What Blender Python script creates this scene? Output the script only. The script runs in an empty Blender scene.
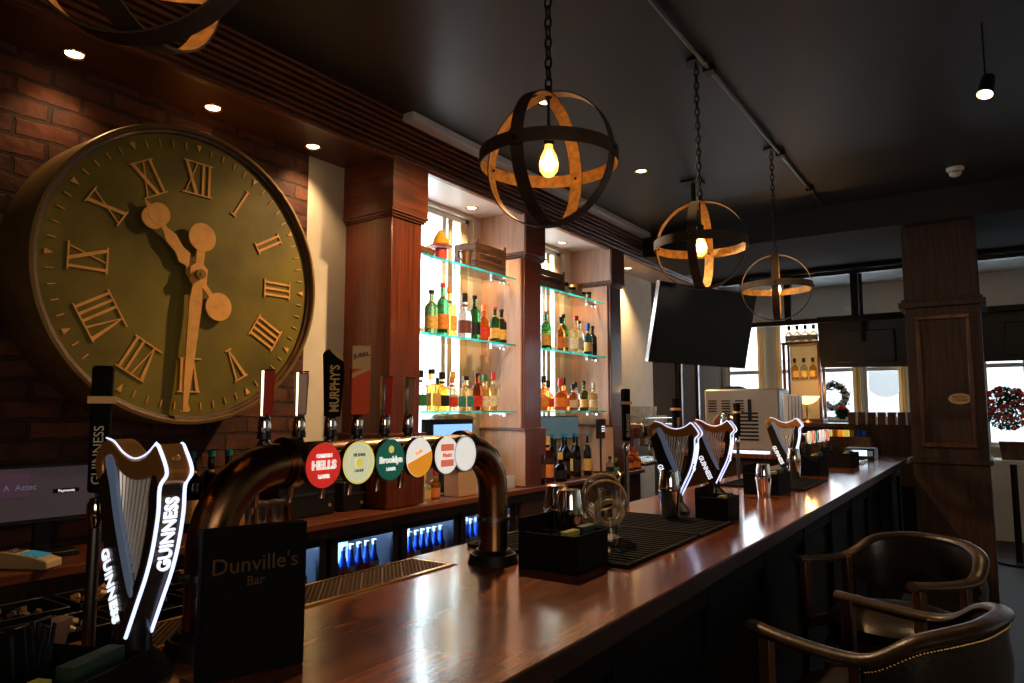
import bpy, bmesh, math, random
from mathutils import Vector, Matrix, Euler
random.seed(4)
PI = math.pi
S = bpy.context.scene
C = S.collection

# ------------------------------------------------------------------ camera
P_, A_ = math.radians(5.589), math.radians(34.478)
ca, sa, cp, sp = math.cos(A_), math.sin(A_), math.cos(P_), math.sin(P_)
cam = bpy.data.objects.new('camera', bpy.data.cameras.new('camera'))
cam.data.lens = 24.61; cam.data.sensor_width = 36; cam.data.clip_end = 200
Rv = Vector((sa, -ca, 0)); Uv = Vector((-ca*sp, -sa*sp, cp)); Fv = Vector((ca*cp, sa*cp, sp))
m = Matrix((Rv, Uv, -Fv)).transposed().to_4x4(); m.translation = (0, 0, 1.5)
cam.matrix_world = m
C.objects.link(cam); S.camera = cam
# ------------------------------------------------------------------ view, world, large lights
S.view_settings.view_transform = 'Standard'; S.view_settings.look = 'None'
S.view_settings.gamma = 1; S.view_settings.use_curve_mapping = False
S.view_settings.exposure = 0.0
try:
    S.cycles.use_denoising = True
    S.cycles.max_bounces = 8; S.cycles.transparent_max_bounces = 16
    S.cycles.sample_clamp_indirect = 4
    S.cycles.caustics_reflective = False
except Exception: pass
W = bpy.data.worlds.new('sky'); S.world = W; W.use_nodes = True
bg = W.node_tree.nodes['Background']; bg.inputs[0].default_value = (.86, .94, 1, 1); bg.inputs[1].default_value = 4.0

def lamp(kind, name, loc, energy, col, **kw):
    l = bpy.data.lights.new(name, kind); l.energy = energy; l.color = col
    rot = kw.pop('rot', None)
    for k, v in kw.items(): setattr(l, k, v)
    o = bpy.data.objects.new(name, l); o.location = loc
    if rot: o.rotation_euler = rot
    C.objects.link(o); return o
WARM = (1, .56, .20); SPOTC = (1, .62, .30); DAY = (.80, .90, 1)
def aim(d): return Vector(d).to_track_quat('-Z', 'Y').to_euler()
# daylight outside the windows
lamp('AREA', 'daylight_bay', (3.75, 3.75, 2.1), 45, DAY, shape='RECTANGLE', size=1.0, size_y=1.6, rot=aim((0, -1, -.15)))
lamp('AREA', 'daylight_bay', (5.05, 3.75, 2.1), 45, DAY, shape='RECTANGLE', size=.9, size_y=1.6, rot=aim((0, -1, -.15)))
lamp('AREA', 'daylight_front', (10.9, 1.7, 1.9), 100, DAY, shape='RECTANGLE', size=4.4, size_y=1.6, rot=aim((-1, 0, .4)))
# added fill lamps out of view; the walls there have no windows
lamp('AREA', 'fill_side', (5.2, -3.4, 1.9), 5, (1, .85, .7), shape='RECTANGLE', size=3.0, size_y=1.3, rot=aim((0, 1, 0)))
lamp('AREA', 'fill_rear', (-1.3, -2.0, 1.9), 22, (1, .78, .56), shape='RECTANGLE', size=1.8, size_y=1.2, rot=aim((1, 1.1, 0)))

# ------------------------------------------------------------------ materials
MATS = {}
def nmat(name):
    if name in MATS: return MATS[name], None, None, None
    mt = bpy.data.materials.new(name); mt.use_nodes = True; MATS[name] = mt
    nt = mt.node_tree; return mt, nt, nt.nodes['Principled BSDF'], nt.nodes['Material Output']
def c4(c): return (c[0], c[1], c[2], 1)
def pm(name, col, rough=.5, metal=0, noise=0, scale=20, bump=0, emis=None, es=0, trans=0, ior=1.45, coat=0, spec=.5):
    mt, nt, b, o = nmat(name)
    if nt is None: return mt
    b.inputs['Base Color'].default_value = c4(col); b.inputs['Roughness'].default_value = rough
    b.inputs['Metallic'].default_value = metal; b.inputs['IOR'].default_value = ior
    b.inputs['Transmission Weight'].default_value = trans; b.inputs['Coat Weight'].default_value = coat
    b.inputs['Specular IOR Level'].default_value = spec
    if emis: b.inputs['Emission Color'].default_value = c4(emis); b.inputs['Emission Strength'].default_value = es
    if noise or bump:
        tc = nt.nodes.new('ShaderNodeTexCoord'); n = nt.nodes.new('ShaderNodeTexNoise')
        n.inputs['Scale'].default_value = scale; n.inputs['Detail'].default_value = 5
        nt.links.new(tc.outputs['Object'], n.inputs['Vector'])
        if noise:
            r = nt.nodes.new('ShaderNodeMapRange'); r.inputs[1].default_value = .3; r.inputs[2].default_value = .7
            r.inputs[3].default_value = 1-noise; r.inputs[4].default_value = 1+noise
            nt.links.new(n.outputs[0], r.inputs[0])
            mx = nt.nodes.new('ShaderNodeVectorMath'); mx.operation = 'SCALE'; mx.inputs[0].default_value = col
            nt.links.new(r.outputs[0], mx.inputs['Scale']); nt.links.new(mx.outputs[0], b.inputs['Base Color'])
        if bump:
            bp = nt.nodes.new('ShaderNodeBump'); bp.inputs['Strength'].default_value = bump; bp.inputs['Distance'].default_value = .004
            nt.links.new(n.outputs[0], bp.inputs['Height']); nt.links.new(bp.outputs[0], b.inputs['Normal'])
    return mt
def ramp(nt, stops):
    r = nt.nodes.new('ShaderNodeValToRGB'); e = r.color_ramp.elements
    e[0].position, e[0].color = stops[0][0], c4(stops[0][1]); e[1].position, e[1].color = stops[-1][0], c4(stops[-1][1])
    for p, c in stops[1:-1]: q = e.new(p); q.color = c4(c)
    return r
def wood(name, dark, light, sc=(2, 2, 30), rough=.4, coat=0, bump=.15):
    """stretched-noise grain: sc = noise scale on each axis (small = along the grain)"""
    mt, nt, b, o = nmat(name)
    if nt is None: return mt
    tc = nt.nodes.new('ShaderNodeTexCoord'); mp = nt.nodes.new('ShaderNodeMapping'); mp.inputs['Scale'].default_value = sc
    n = nt.nodes.new('ShaderNodeTexNoise'); n.inputs['Scale'].default_value = 2.2; n.inputs['Detail'].default_value = 7; n.inputs['Distortion'].default_value = .6
    nt.links.new(tc.outputs['Object'], mp.inputs[0]); nt.links.new(mp.outputs[0], n.inputs['Vector'])
    mid = [(a+c)/2 for a, c in zip(dark, light)]
    r = ramp(nt, [(.32, dark), (.5, mid), (.68, light)]); nt.links.new(n.outputs[0], r.inputs[0]); nt.links.new(r.outputs[0], b.inputs['Base Color'])
    b.inputs['Roughness'].default_value = rough; b.inputs['Coat Weight'].default_value = coat; b.inputs['Coat Roughness'].default_value = .12
    if bump:
        bp = nt.nodes.new('ShaderNodeBump'); bp.inputs['Strength'].default_value = bump; bp.inputs['Distance'].default_value = .003
        nt.links.new(n.outputs[0], bp.inputs['Height']); nt.links.new(bp.outputs[0], b.inputs['Normal'])
    return mt
def brickmat(name, c1, c2, mortar, bw, rh, ms, rough, plane='xz', bump=.6, grain=None):
    mt, nt, b, o = nmat(name)
    if nt is None: return mt
    tc = nt.nodes.new('ShaderNodeTexCoord'); sx = nt.nodes.new('ShaderNodeSeparateXYZ'); cx = nt.nodes.new('ShaderNodeCombineXYZ')
    nt.links.new(tc.outputs['Object'], sx.inputs[0]); idx = {'x': 0, 'y': 1, 'z': 2}
    nt.links.new(sx.outputs[idx[plane[0]]], cx.inputs[0]); nt.links.new(sx.outputs[idx[plane[1]]], cx.inputs[1])
    no = nt.nodes.new('ShaderNodeTexNoise'); no.inputs['Scale'].default_value = 9; no.inputs['Detail'].default_value = 6
    br = nt.nodes.new('ShaderNodeTexBrick'); br.inputs['Scale'].default_value = 1
    br.inputs['Brick Width'].default_value = bw; br.inputs['Row Height'].default_value = rh; br.inputs['Mortar Size'].default_value = ms
    br.inputs['Color1'].default_value = c4(c1); br.inputs['Color2'].default_value = c4(c2); br.inputs['Mortar'].default_value = c4(mortar)
    br.inputs['Mortar Smooth'].default_value = .3
    if grain is None:
        w = nt.nodes.new('ShaderNodeVectorMath'); w.operation = 'SCALE'; w.inputs['Scale'].default_value = .035
        nt.links.new(no.outputs[1], w.inputs[0]); ad = nt.nodes.new('ShaderNodeVectorMath'); nt.links.new(cx.outputs[0], ad.inputs[0]); nt.links.new(w.outputs[0], ad.inputs[1])
        nt.links.new(ad.outputs[0], br.inputs['Vector']); nt.links.new(tc.outputs['Object'], no.inputs['Vector'])
    else:
        nt.links.new(cx.outputs[0], br.inputs['Vector'])
        mp = nt.nodes.new('ShaderNodeMapping'); mp.inputs['Scale'].default_value = grain; nt.links.new(tc.outputs['Object'], mp.inputs[0]); nt.links.new(mp.outputs[0], no.inputs['Vector'])
    mr = nt.nodes.new('ShaderNodeMapRange'); mr.inputs[1].default_value = .3; mr.inputs[2].default_value = .7; mr.inputs[3].default_value = .55; mr.inputs[4].default_value = 1.5
    nt.links.new(no.outputs[0], mr.inputs[0])
    sc = nt.nodes.new('ShaderNodeVectorMath'); sc.operation = 'SCALE'; nt.links.new(br.outputs[0], sc.inputs[0]); nt.links.new(mr.outputs[0], sc.inputs['Scale'])
    nt.links.new(sc.outputs[0], b.inputs['Base Color']); b.inputs['Roughness'].default_value = rough
    if bump:
        ma = nt.nodes.new('ShaderNodeMath'); ma.operation = 'MULTIPLY_ADD'; ma.inputs[1].default_value = -1.2
        nt.links.new(br.outputs['Fac'], ma.inputs[0]); nt.links.new(no.outputs[0], ma.inputs[2])
        bp = nt.nodes.new('ShaderNodeBump'); bp.inputs['Strength'].default_value = bump; bp.inputs['Distance'].default_value = .02
        nt.links.new(ma.outputs[0], bp.inputs['Height']); nt.links.new(bp.outputs[0], b.inputs['Normal'])
    return mt
def thin_glass(name, tint=(1, 1, 1), gloss=.08, rough=.02):
    mt, nt, b, o = nmat(name)
    if nt is None: return mt
    t = nt.nodes.new('ShaderNodeBsdfTransparent'); t.inputs[0].default_value = c4(tint)
    g = nt.nodes.new('ShaderNodeBsdfGlossy'); g.inputs['Roughness'].default_value = rough
    f = nt.nodes.new('ShaderNodeLayerWeight'); pw = nt.nodes.new('ShaderNodeMath'); pw.operation = 'POWER'; pw.inputs[1].default_value = 5
    nt.links.new(f.outputs['Facing'], pw.inputs[0])
    x = nt.nodes.new('ShaderNodeMixShader'); ad = nt.nodes.new('ShaderNodeMath'); ad.inputs[1].default_value = .02+gloss*.3; ad.use_clamp = True
    nt.links.new(pw.outputs[0], ad.inputs[0]); nt.links.new(ad.outputs[0], x.inputs[0])
    nt.links.new(t.outputs[0], x.inputs[1]); nt.links.new(g.outputs[0], x.inputs[2]); nt.links.new(x.outputs[0], o.inputs[0])
    return mt
def liquid(name, col, dens=.6):
    """clear bottle glass over coloured liquid: tinted see-through with a gloss and some body scatter"""
    mt, nt, b, o = nmat(name)
    if nt is None: return mt
    t = nt.nodes.new('ShaderNodeBsdfTransparent'); t.inputs[0].default_value = c4(col)
    tl = nt.nodes.new('ShaderNodeBsdfTranslucent'); tl.inputs[0].default_value = c4(col)
    b.inputs['Base Color'].default_value = c4([v**.75 for v in col]); b.inputs['Roughness'].default_value = .03; b.inputs['Transmission Weight'].default_value = 1; b.inputs['IOR'].default_value = 1.4
    x1 = nt.nodes.new('ShaderNodeMixShader'); x1.inputs[0].default_value = .35
    nt.links.new(t.outputs[0], x1.inputs[1]); nt.links.new(tl.outputs[0], x1.inputs[2])
    x = nt.nodes.new('ShaderNodeMixShader'); x.inputs[0].default_value = 1-dens
    nt.links.new(b.outputs[0], x.inputs[1]); nt.links.new(x1.outputs[0], x.inputs[2]); nt.links.new(x.outputs[0], o.inputs[0])
    return mt

M = dict(
 black=pm('black_plastic', (.008, .008, .009), .4), matte=pm('matte_black', (.006, .006, .006), .8, spec=.12), hoop=pm('dark_brown_hoop', (.055, .034, .02), .6, noise=.3, scale=25), drip=pm('dull_brass_grid', (.16, .095, .05), .5, .6, spec=.2), post=pm('soft_gold_plate', (.70, .46, .22), .5, spec=.2), taupe=pm('taupe_panel', (.085, .06, .045), .9, spec=.05), rubber=pm('black_rubber', (.006, .006, .006), .8, bump=.3, scale=200, spec=.15),
 steel=pm('brushed_steel', (.62, .60, .57), .22, 1, noise=.1), chrome=pm('chrome', (.8, .78, .75), .07, 1), dsteel=pm('dark_steel', (.18, .17, .16), .3, 1),
 iron=pm('black_iron', (.02, .018, .016), .5, .7, bump=.2, scale=60), bronze=pm('aged_bronze_pipe', (.22, .115, .055), .27, 1, noise=.3, scale=7),
 gold=pm('gold_leaf', (.72, .38, .10), .38, .6, noise=.2, scale=30), goldin=pm('gold_lining', (.70, .50, .20), .5, .2, noise=.35, scale=40, bump=.2),
 brass=pm('brass', (.75, .48, .16), .22, 1), white=pm('white_paint', (.80, .78, .72), .5, noise=.04), cream=pm('cream_plaster', (.72, .66, .54), .7, noise=.06, scale=8),
 wframe=pm('white_window_paint', (.74, .74, .70), .4), curtain=pm('cream_curtain', (.62, .50, .32), .9), ceil=pm('dark_grey_ceiling_paint', (.026, .025, .024), .5, bump=.05),
 greyc=pm('pale_grey_ceiling_paint', (.42, .44, .45), .35), trimsheen=pm('daylight_sheen_trim', (.80, .86, .94), .3),
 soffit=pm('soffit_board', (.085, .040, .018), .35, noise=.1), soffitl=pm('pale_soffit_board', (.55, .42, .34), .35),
 beam=wood('dark_reeded_wood', (.04, .010, .004), (.22, .065, .022), (1.2, 30, 30), .38),
 col=wood('red_brown_column_wood', (.07, .013, .004), (.17, .037, .012), (34, 34, 1.3), .35, .3),
 colh=wood('red_brown_capital_wood', (.07, .016, .006), (.19, .047, .016), (1.5, 1.5, 14), .35, .3),
 veneer=wood('pale_veneer', (.50, .29, .20), (.62, .39, .28), (14, 14, 1.2), .4, 0, .03),
 dwood=wood('dark_panel_wood', (.012, .004, .002), (.062, .019, .007), (20, 20, 1.3), .6, 0),
 counter=wood('back_counter_wood', (.09, .022, .010), (.22, .065, .03), (1.4, 20, 20), .28, .4, .05),
 crate=wood('old_crate_wood', (.08, .035, .02), (.22, .11, .06), (2, 10, 20), .7),
 handle=wood('tap_handle_wood', (.22, .06, .02), (.42, .16, .06), (20, 20, 2), .35, .3),
 chairwood=wood('chair_wood', (.05, .018, .007), (.14, .055, .022), (10, 10, 2), .35, .3),
 leather=pm('black_leather', (.022, .017, .014), .3, noise=.3, bump=.25, scale=60), nail=pm('brass_nailhead', (.40, .26, .12), .3, 1),
 clockface=pm('aged_green_bronze_clock_face', (.20, .155, .018), .45, .15, noise=.4, scale=3.2, bump=.1),
 clockrim=pm('aged_brown_rim', (.26, .16, .05), .45, .35, noise=.25, scale=5), clocknum=pm('gold_clock_figures', (1.0, .50, .13), .4, .1, noise=.15),
 shelfglass=thin_glass('clear_shelf_glass', (.90, .98, .96), .2), shelfedge=liquid('teal_glass_edge', (.25, .95, .88), .15),
 pane=thin_glass('window_glass', (.97, .99, 1)), cooler=thin_glass('cooler_glass', (.8, .88, 1)), clearglass=thin_glass('drinking_glass', (.90, .92, .92), .15),
 bulbglass=pm('amber_bulb_glass', (1, .6, .2), .1, trans=.6, emis=(1, .42, .10), es=1.6), filament=pm('filament', (1, .6, .2), emis=(1, .62, .22), es=120), downl=pm('downlight_lens', (1, .8, .5), emis=(1, .62, .28), es=9),
 glow=pm('glowing_blue_white_edge', (.8, .85, 1), emis=(.58, .66, 1), es=1.5), harpgold=pm('amber_harp_neck', (.52, .23, .06), .28, .4), string=pm('silver_string', (.85, .86, .9), .3, .3),
 harpface=pm('harp_soundboard', (.035, .022, .015), .25, .3), silverband=pm('silver_blue_band', (.38, .50, .66), .3, .6, emis=(.35, .5, .8), es=.10),
 wlet=pm('glowing_white_lettering', (.9, .92, 1), emis=(.85, .9, 1), es=1.0), wink=pm('white_ink', (.85, .85, .85), .5), ginkd=pm('faded_gold_ink', (.09, .042, .012), .6), gink=pm('gold_ink', (.75, .42, .12), .5),
 paper=pm('paper', (.62, .50, .30), .8), green=pm('green_leaf', (.03, .085, .03), .6, noise=.4), coolerin=pm('cooler_lining', (.7, .8, .9), .5), yel=pm('yellow_green_card', (.45, .42, .08), .7), dgreen=pm('dark_green_card', (.02, .05, .03), .6),
)
def translucent(name, col):
    mt, nt, b, o = nmat(name)
    t = nt.nodes.new('ShaderNodeBsdfTranslucent'); t.inputs[0].default_value = c4(col); b.inputs['Base Color'].default_value = c4(col); b.inputs['Roughness'].default_value = .9
    x = nt.nodes.new('ShaderNodeMixShader'); x.inputs[0].default_value = .6; nt.links.new(b.outputs[0], x.inputs[1]); nt.links.new(t.outputs[0], x.inputs[2]); nt.links.new(x.outputs[0], o.inputs[0]); return mt
M['glowcurtain'] = translucent('golden_curtain', (.78, .60, .36))
M['edgew'] = pm('dark_bar_edge', (.03, .010, .005), .4)
BT = brickmat('bar_top_boards', (.42, .125, .042), (.17, .042, .015), (.06, .014, .006), .62, .075, .0012, .22, 'xy', .015, (1.0, 7, 1))
BT.node_tree.nodes['Principled BSDF'].inputs['Coat Weight'].default_value = .9
BT.node_tree.nodes['Principled BSDF'].inputs['Coat Roughness'].default_value = .13
BR = brickmat('old_red_brick', (.12, .034, .014), (.05, .016, .008), (.038, .015, .008), .25, .082, .010, .85, 'xz', .9)
FL = brickmat('floor_boards', (.035, .014, .007), (.018, .008, .004), (.01, .005, .003), 1.4, .13, .003, .6, 'xy', .1, (1.2, 14, 1))

# ------------------------------------------------------------------ helpers
class MB:
    def __init__(s): s.bm = bmesh.new()
    def _fin(s, vs, mi, rot=None, piv=None):
        if rot is not None: bmesh.ops.rotate(s.bm, verts=vs, cent=piv, matrix=rot.to_3x3() if hasattr(rot, 'to_3x3') else rot)
        for f in {f for v in vs for f in v.link_faces}: f.material_index = mi
    def box(s, c, d, mi=0, rot=None, piv=None, taper=None):
        r = bmesh.ops.create_cube(s.bm, size=1)['verts']
        for v in r:
            t = taper if (taper and v.co.z > 0) else (1, 1)
            v.co = Vector((v.co.x*d[0]*t[0], v.co.y*d[1]*t[1], v.co.z*d[2])) + Vector(c)
        s._fin(r, mi, rot, Vector(piv) if piv else Vector(c)); return s
    def bx(s, x0, x1, y0, y1, z0, z1, mi=0): return s.box(((x0+x1)/2, (y0+y1)/2, (z0+z1)/2), (abs(x1-x0), abs(y1-y0), abs(z1-z0)), mi)
    def cyl(s, p0, p1, r0, r1=None, n=20, mi=0, cap=True):
        r1 = r0 if r1 is None else r1; p0, p1 = Vector(p0), Vector(p1); d = p1-p0
        r = bmesh.ops.create_cone(s.bm, cap_ends=cap, segments=n, radius1=r0, radius2=r1, depth=d.length)['verts']
        q = Vector((0, 0, 1)).rotation_difference(d.normalized())
        for v in r: v.co = q @ v.co + (p0+p1)/2
        s._fin(r, mi); return s
    def sph(s, c, r, mi=0, n=12, sc=(1, 1, 1)):
        v = bmesh.ops.create_uvsphere(s.bm, u_segments=n, v_segments=max(6, n*2//3), radius=r)['verts']
        for q in v: q.co = Vector((q.co.x*sc[0], q.co.y*sc[1], q.co.z*sc[2])) + Vector(c)
        s._fin(v, mi); return s
    def lathe(s, prof, c=(0, 0, 0), n=24, mi=0, q=None, a0=0, a1=2*PI, sx=1, sy=1, rot=0):
        c = Vector(c); full = abs(a1-a0-2*PI) < 1e-6; rings = []; k = n if full else n+1
        for r, z in prof:
            ring = []
            for i in range(k):
                a = a0+(a1-a0)*i/n; p = Vector((r*math.cos(a)*sx, r*math.sin(a)*sy, z))
                if rot: p = Matrix.Rotation(rot, 3, 'Z') @ p
                if q is not None: p = q @ p
                ring.append(s.bm.verts.new(p+c))
            rings.append(ring)
        fs = []
        for j in range(len(rings)-1):
            for i in range(n):
                i2 = (i+1) % k
                try: fs.append(s.bm.faces.new((rings[j][i], rings[j][i2], rings[j+1][i2], rings[j+1][i])))
                except ValueError: pass
        for f in fs: f.material_index = mi
        return s
    def tube(s, pts, r, n=12, mi=0, closed=False, cap=True, ry=None, up=None):
        pts = [Vector(p) for p in pts]; N = len(pts); rs = r if isinstance(r, (list, tuple)) else [r]*N
        nrm = Vector(up) if up else None; rings = []
        for i, p in enumerate(pts):
            if closed: t = pts[(i+1) % N]-pts[i-1]
            else: t = pts[min(i+1, N-1)]-pts[max(i-1, 0)]
            t.normalize()
            if nrm is None: nrm = t.orthogonal().normalized()
            nn = (nrm-t*nrm.dot(t)).normalized(); b = t.cross(nn)
            if not up: nrm = nn
            rr = rs[i]; r2 = rr if ry is None else ry
            rings.append([s.bm.verts.new(p+nn*math.cos(2*PI*k/n)*rr+b*math.sin(2*PI*k/n)*r2) for k in range(n)])
        for j in range(N if closed else N-1):
            a, b = rings[j], rings[(j+1) % N]
            for k in range(n):
                f = s.bm.faces.new((a[k], a[(k+1) % n], b[(k+1) % n], b[k])); f.material_index = mi
        if cap and not closed:
            for q in (rings[0], rings[-1]): f = s.bm.faces.new(q); f.material_index = mi
        return s
    def prism(s, poly, fn, t0, t1, mi=0, mi_side=None):
        """poly (u,v) outline extruded t0..t1; fn(u,v,t)->xyz"""
        a = [s.bm.verts.new(fn(u, v, t0)) for u, v in poly]; b = [s.bm.verts.new(fn(u, v, t1)) for u, v in poly]; n = len(poly)
        for q in (s.bm.faces.new(a), s.bm.faces.new(b)): q.material_index = mi
        for i in range(n):
            f = s.bm.faces.new((a[i], a[(i+1) % n], b[(i+1) % n], b[i])); f.material_index = mi if mi_side is None else mi_side
        return s
    def band(s, c, R, w, th, n1, mo=0, mi=1, seg=64):
        """flat hoop: normal n1, radius R, width w along the normal, thickness th; outside mo, inside mi"""
        c = Vector(c); n1 = Vector(n1).normalized(); a = n1.orthogonal().normalized(); b = n1.cross(a); R_ = []
        for i in range(seg):
            d = a*math.cos(2*PI*i/seg)+b*math.sin(2*PI*i/seg)
            R_.append([s.bm.verts.new(c+d*r+n1*h) for r, h in ((R, -w/2), (R, w/2), (R-th, w/2), (R-th, -w/2))])
        for i in range(seg):
            p, q = R_[i], R_[(i+1) % seg]
            for k in range(4):
                f = s.bm.faces.new((p[k], p[(k+1) % 4], q[(k+1) % 4], q[k])); f.material_index = mi if k == 2 else mo
        return s
    def build(s, name, mats, parent=None, bevel=0, smooth=True, loc=None):
        bmesh.ops.recalc_face_normals(s.bm, faces=s.bm.faces)
        me = bpy.data.meshes.new(name); s.bm.to_mesh(me); s.bm.free()
        for mm in (mats if isinstance(mats, (list, tuple)) else [mats]): me.materials.append(M[mm] if isinstance(mm, str) else mm)
        if smooth:
            me.polygons.foreach_set('use_smooth', [True]*len(me.polygons)); me.set_sharp_from_angle(angle=math.radians(38))
        o = bpy.data.objects.new(name, me); C.objects.link(o)
        if parent: o.parent = parent
        if loc: o.location = loc
        if bevel:
            b = o.modifiers.new('bevel', 'BEVEL'); b.width = bevel; b.segments = 2; b.limit_method = 'ANGLE'; b.angle_limit = math.radians(40)
        return o
def tag(o, label, cat, group=None, kind=None):
    o['label'] = label; o['category'] = cat
    if group: o['group'] = group
    if kind: o['kind'] = kind
    return o
def thing(name, label, cat, loc=(0, 0, 0), rz=0, group=None):
    o = bpy.data.objects.new(name, None); o.empty_display_size = .05; o.location = loc; o.rotation_euler = (0, 0, rz); C.objects.link(o)
    return tag(o, label, cat, group)
def struct(mb, name, mats, bevel=0, smooth=True):
    o = mb.build(name, mats, bevel=bevel, smooth=smooth); o['kind'] = 'structure'; return o
def text(name, s, size, mat, parent, origin, right, up, ext=.001, align='CENTER', bold=0, sx=1):
    """lettering as a mesh: origin centre, right/up directions in the parent's frame"""
    cu = bpy.data.curves.new(name, 'FONT'); cu.body = s; cu.size = size; cu.extrude = ext; cu.align_x = align; cu.align_y = 'CENTER'; cu.offset = bold; cu.resolution_u = 3
    t = bpy.data.objects.new(name, cu); C.objects.link(t); bpy.context.view_layer.update()
    me = bpy.data.meshes.new_from_object(t.evaluated_get(bpy.context.evaluated_depsgraph_get())); bpy.data.objects.remove(t)
    r, u = Vector(right).normalized(), Vector(up).normalized(); n = r.cross(u)
    mm = Matrix((r*sx, u, n)).transposed().to_4x4(); mm.translation = origin; me.transform(mm)
    me.materials.clear(); me.materials.append(M[mat]); me.name = name
    o = bpy.data.objects.new(name, me); C.objects.link(o); o.parent = parent; return o
def spline(pts, n=6, closed=False):
    out = []; N = len(pts); P = [Vector(p) for p in pts]
    g = (lambda i: P[i % N]) if closed else (lambda i: P[max(0, min(N-1, i))])
    for i in range(N if closed else N-1):
        a, b, c, d = g(i-1), g(i), g(i+1), g(i+2)
        for k in range(n):
            t = k/n; out.append(.5*((2*b)+(c-a)*t+(2*a-5*b+4*c-d)*t*t+(3*b-a-3*c+d)*t**3))
    if not closed: out.append(P[-1])
    return out
ORD = ['first', 'second', 'third', 'fourth', 'fifth', 'sixth', 'seventh', 'eighth', 'ninth', 'tenth', 'eleventh', 'twelfth', 'thirteenth', 'fourteenth']

# ------------------------------------------------------------------ room shell
ZC = 3.2
struct(MB().bx(-2, 13, -3.6, 3.5, -.1, 0), 'floor', FL)
struct(MB().bx(-2, 10.2, -3.6, 3.4, ZC, ZC+.1), 'ceiling', 'ceil')
struct(MB().bx(-2, 2.58, 3.2, 3.4, 0, ZC), 'wall_left_brick', BR)
w = MB().bx(2.58, 3.25, 3.2, 3.34, 0, ZC).bx(4.14, 4.62, 3.2, 3.34, 0, ZC).bx(5.5, 7.5, 3.2, 3.34, 0, ZC)
w.bx(3.25, 4.14, 3.2, 3.34, 0, 1.15).bx(4.62, 5.5, 3.2, 3.34, 0, 1.15).bx(3.25, 4.14, 3.2, 3.34, 2.94, ZC).bx(4.62, 5.5, 3.2, 3.34, 2.94, ZC)
struct(w, 'wall_left_plaster', 'cream')
struct(MB().bx(7.5, 10, 3.2, 3.34, 0, ZC), 'wall_left_panelled', 'taupe')
struct(MB().bx(-2, 10.2, -3.7, -3.6, 0, ZC), 'wall_right', 'cream')
struct(MB().bx(-2.1, -2, -3.6, 3.4, 0, ZC), 'wall_rear', 'dwood')
# far wall with window openings (y ranges), sill 1.37, head 2.75
WIN = [(2.58, 3.14), (1.46, 2.46), (.88, 1.38), (-.34, .10), (-1.6, -.7), (-2.9, -2.0)]
w = MB().bx(10, 10.2, -3.6, 3.4, 0, 1.08).bx(10, 10.2, -3.6, 3.4, 2.75, ZC)
ys = [3.4]+[v for a, b in WIN for v in (b, a)]+[-3.6]
for i in range(0, len(ys), 2): w.bx(10, 10.2, ys[i+1], ys[i], 1.08, 2.75)
w.bx(10, 10.2, .9, 2.45, 1.0, 1.37)
struct(w, 'wall_far', 'white')
for i, (a, b) in enumerate(WIN):
    z0 = 1.37 if a > .5 else 1.08; f = MB(); t = .045
    f.bx(10.02, 10.14, a, a+t, z0, 2.75).bx(10.02, 10.14, b-t, b, z0, 2.75).bx(10.02, 10.14, a+t, b-t, z0, z0+t).bx(10.02, 10.14, a+t, b-t, 2.7, 2.75).bx(10.04, 10.12, a+t, b-t, 2.0, 2.05)
    fo = struct(f, f'window_{i+3}', 'wframe', .004)
    MB().bx(10.075, 10.08, a+t, b-t, z0+t, 2.7).build('glass_pane', 'pane', fo)
    MB().bx(9.93, 10.02, a-.05, b+.05, z0-.05, z0).build('sill', 'wframe', fo)
for y, lb in ((2.64, 'golden backlit curtain at the left far window'), (2.40, 'golden backlit curtain left of the display cabinet'), (1.44, 'narrow golden curtain right of the wreath'), (.93, 'golden backlit curtain right of the round sign')):
    g = MB()
    for i in range(5): g.cyl((9.93+.012*(i % 2), y-.03+i*.015, 1.38), (9.93+.012*(i % 2), y-.03+i*.015, 2.74), .010, n=8)
    g.bx(9.93, 9.98, y-.06, y+.06, 2.735, 2.745)
    tag(g.build('curtain', 'glowcurtain'), lb, 'curtain')
# deep window bays behind the shelves
for n, (a, b) in enumerate(((3.25, 4.14), (4.62, 5.5))):
    f = MB(); t = .05; mids = [a+.30, a+.60]
    f.bx(a, a+t, 3.24, 3.33, 1.15, 2.94).bx(b-t, b, 3.24, 3.33, 1.15, 2.94).bx(a, b, 3.24, 3.33, 1.15, 1.2).bx(a, b, 3.24, 3.33, 2.9, 2.94).bx(a, b, 3.25, 3.32, 2.02, 2.07)
    for q in mids: f.bx(q-.022, q+.022, 3.24, 3.33, 1.2, 2.9)
    fo = struct(f, f'window_{n+1}', 'wframe', .004)
    MB().bx(a+t, b-t, 3.285, 3.29, 1.2, 2.9).build('glass_pane', 'pane', fo)
    for q, wd in ((mids[1]+.03, .05), (b-.12, .09)):
        g = MB(); k = 8
        for i in range(k): g.cyl((q+wd*i/k, 3.225+.008*(i % 2), 1.2), (q+wd*i/k, 3.225+.008*(i % 2), 2.9), wd/k*.75, n=8)
        tag(g.build('curtain', 'curtain'), f'narrow cream curtain {"beside the middle frame" if wd < .08 else "drawn to the right edge"} of the {["left", "right"][n]} bay window', 'curtain')
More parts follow.
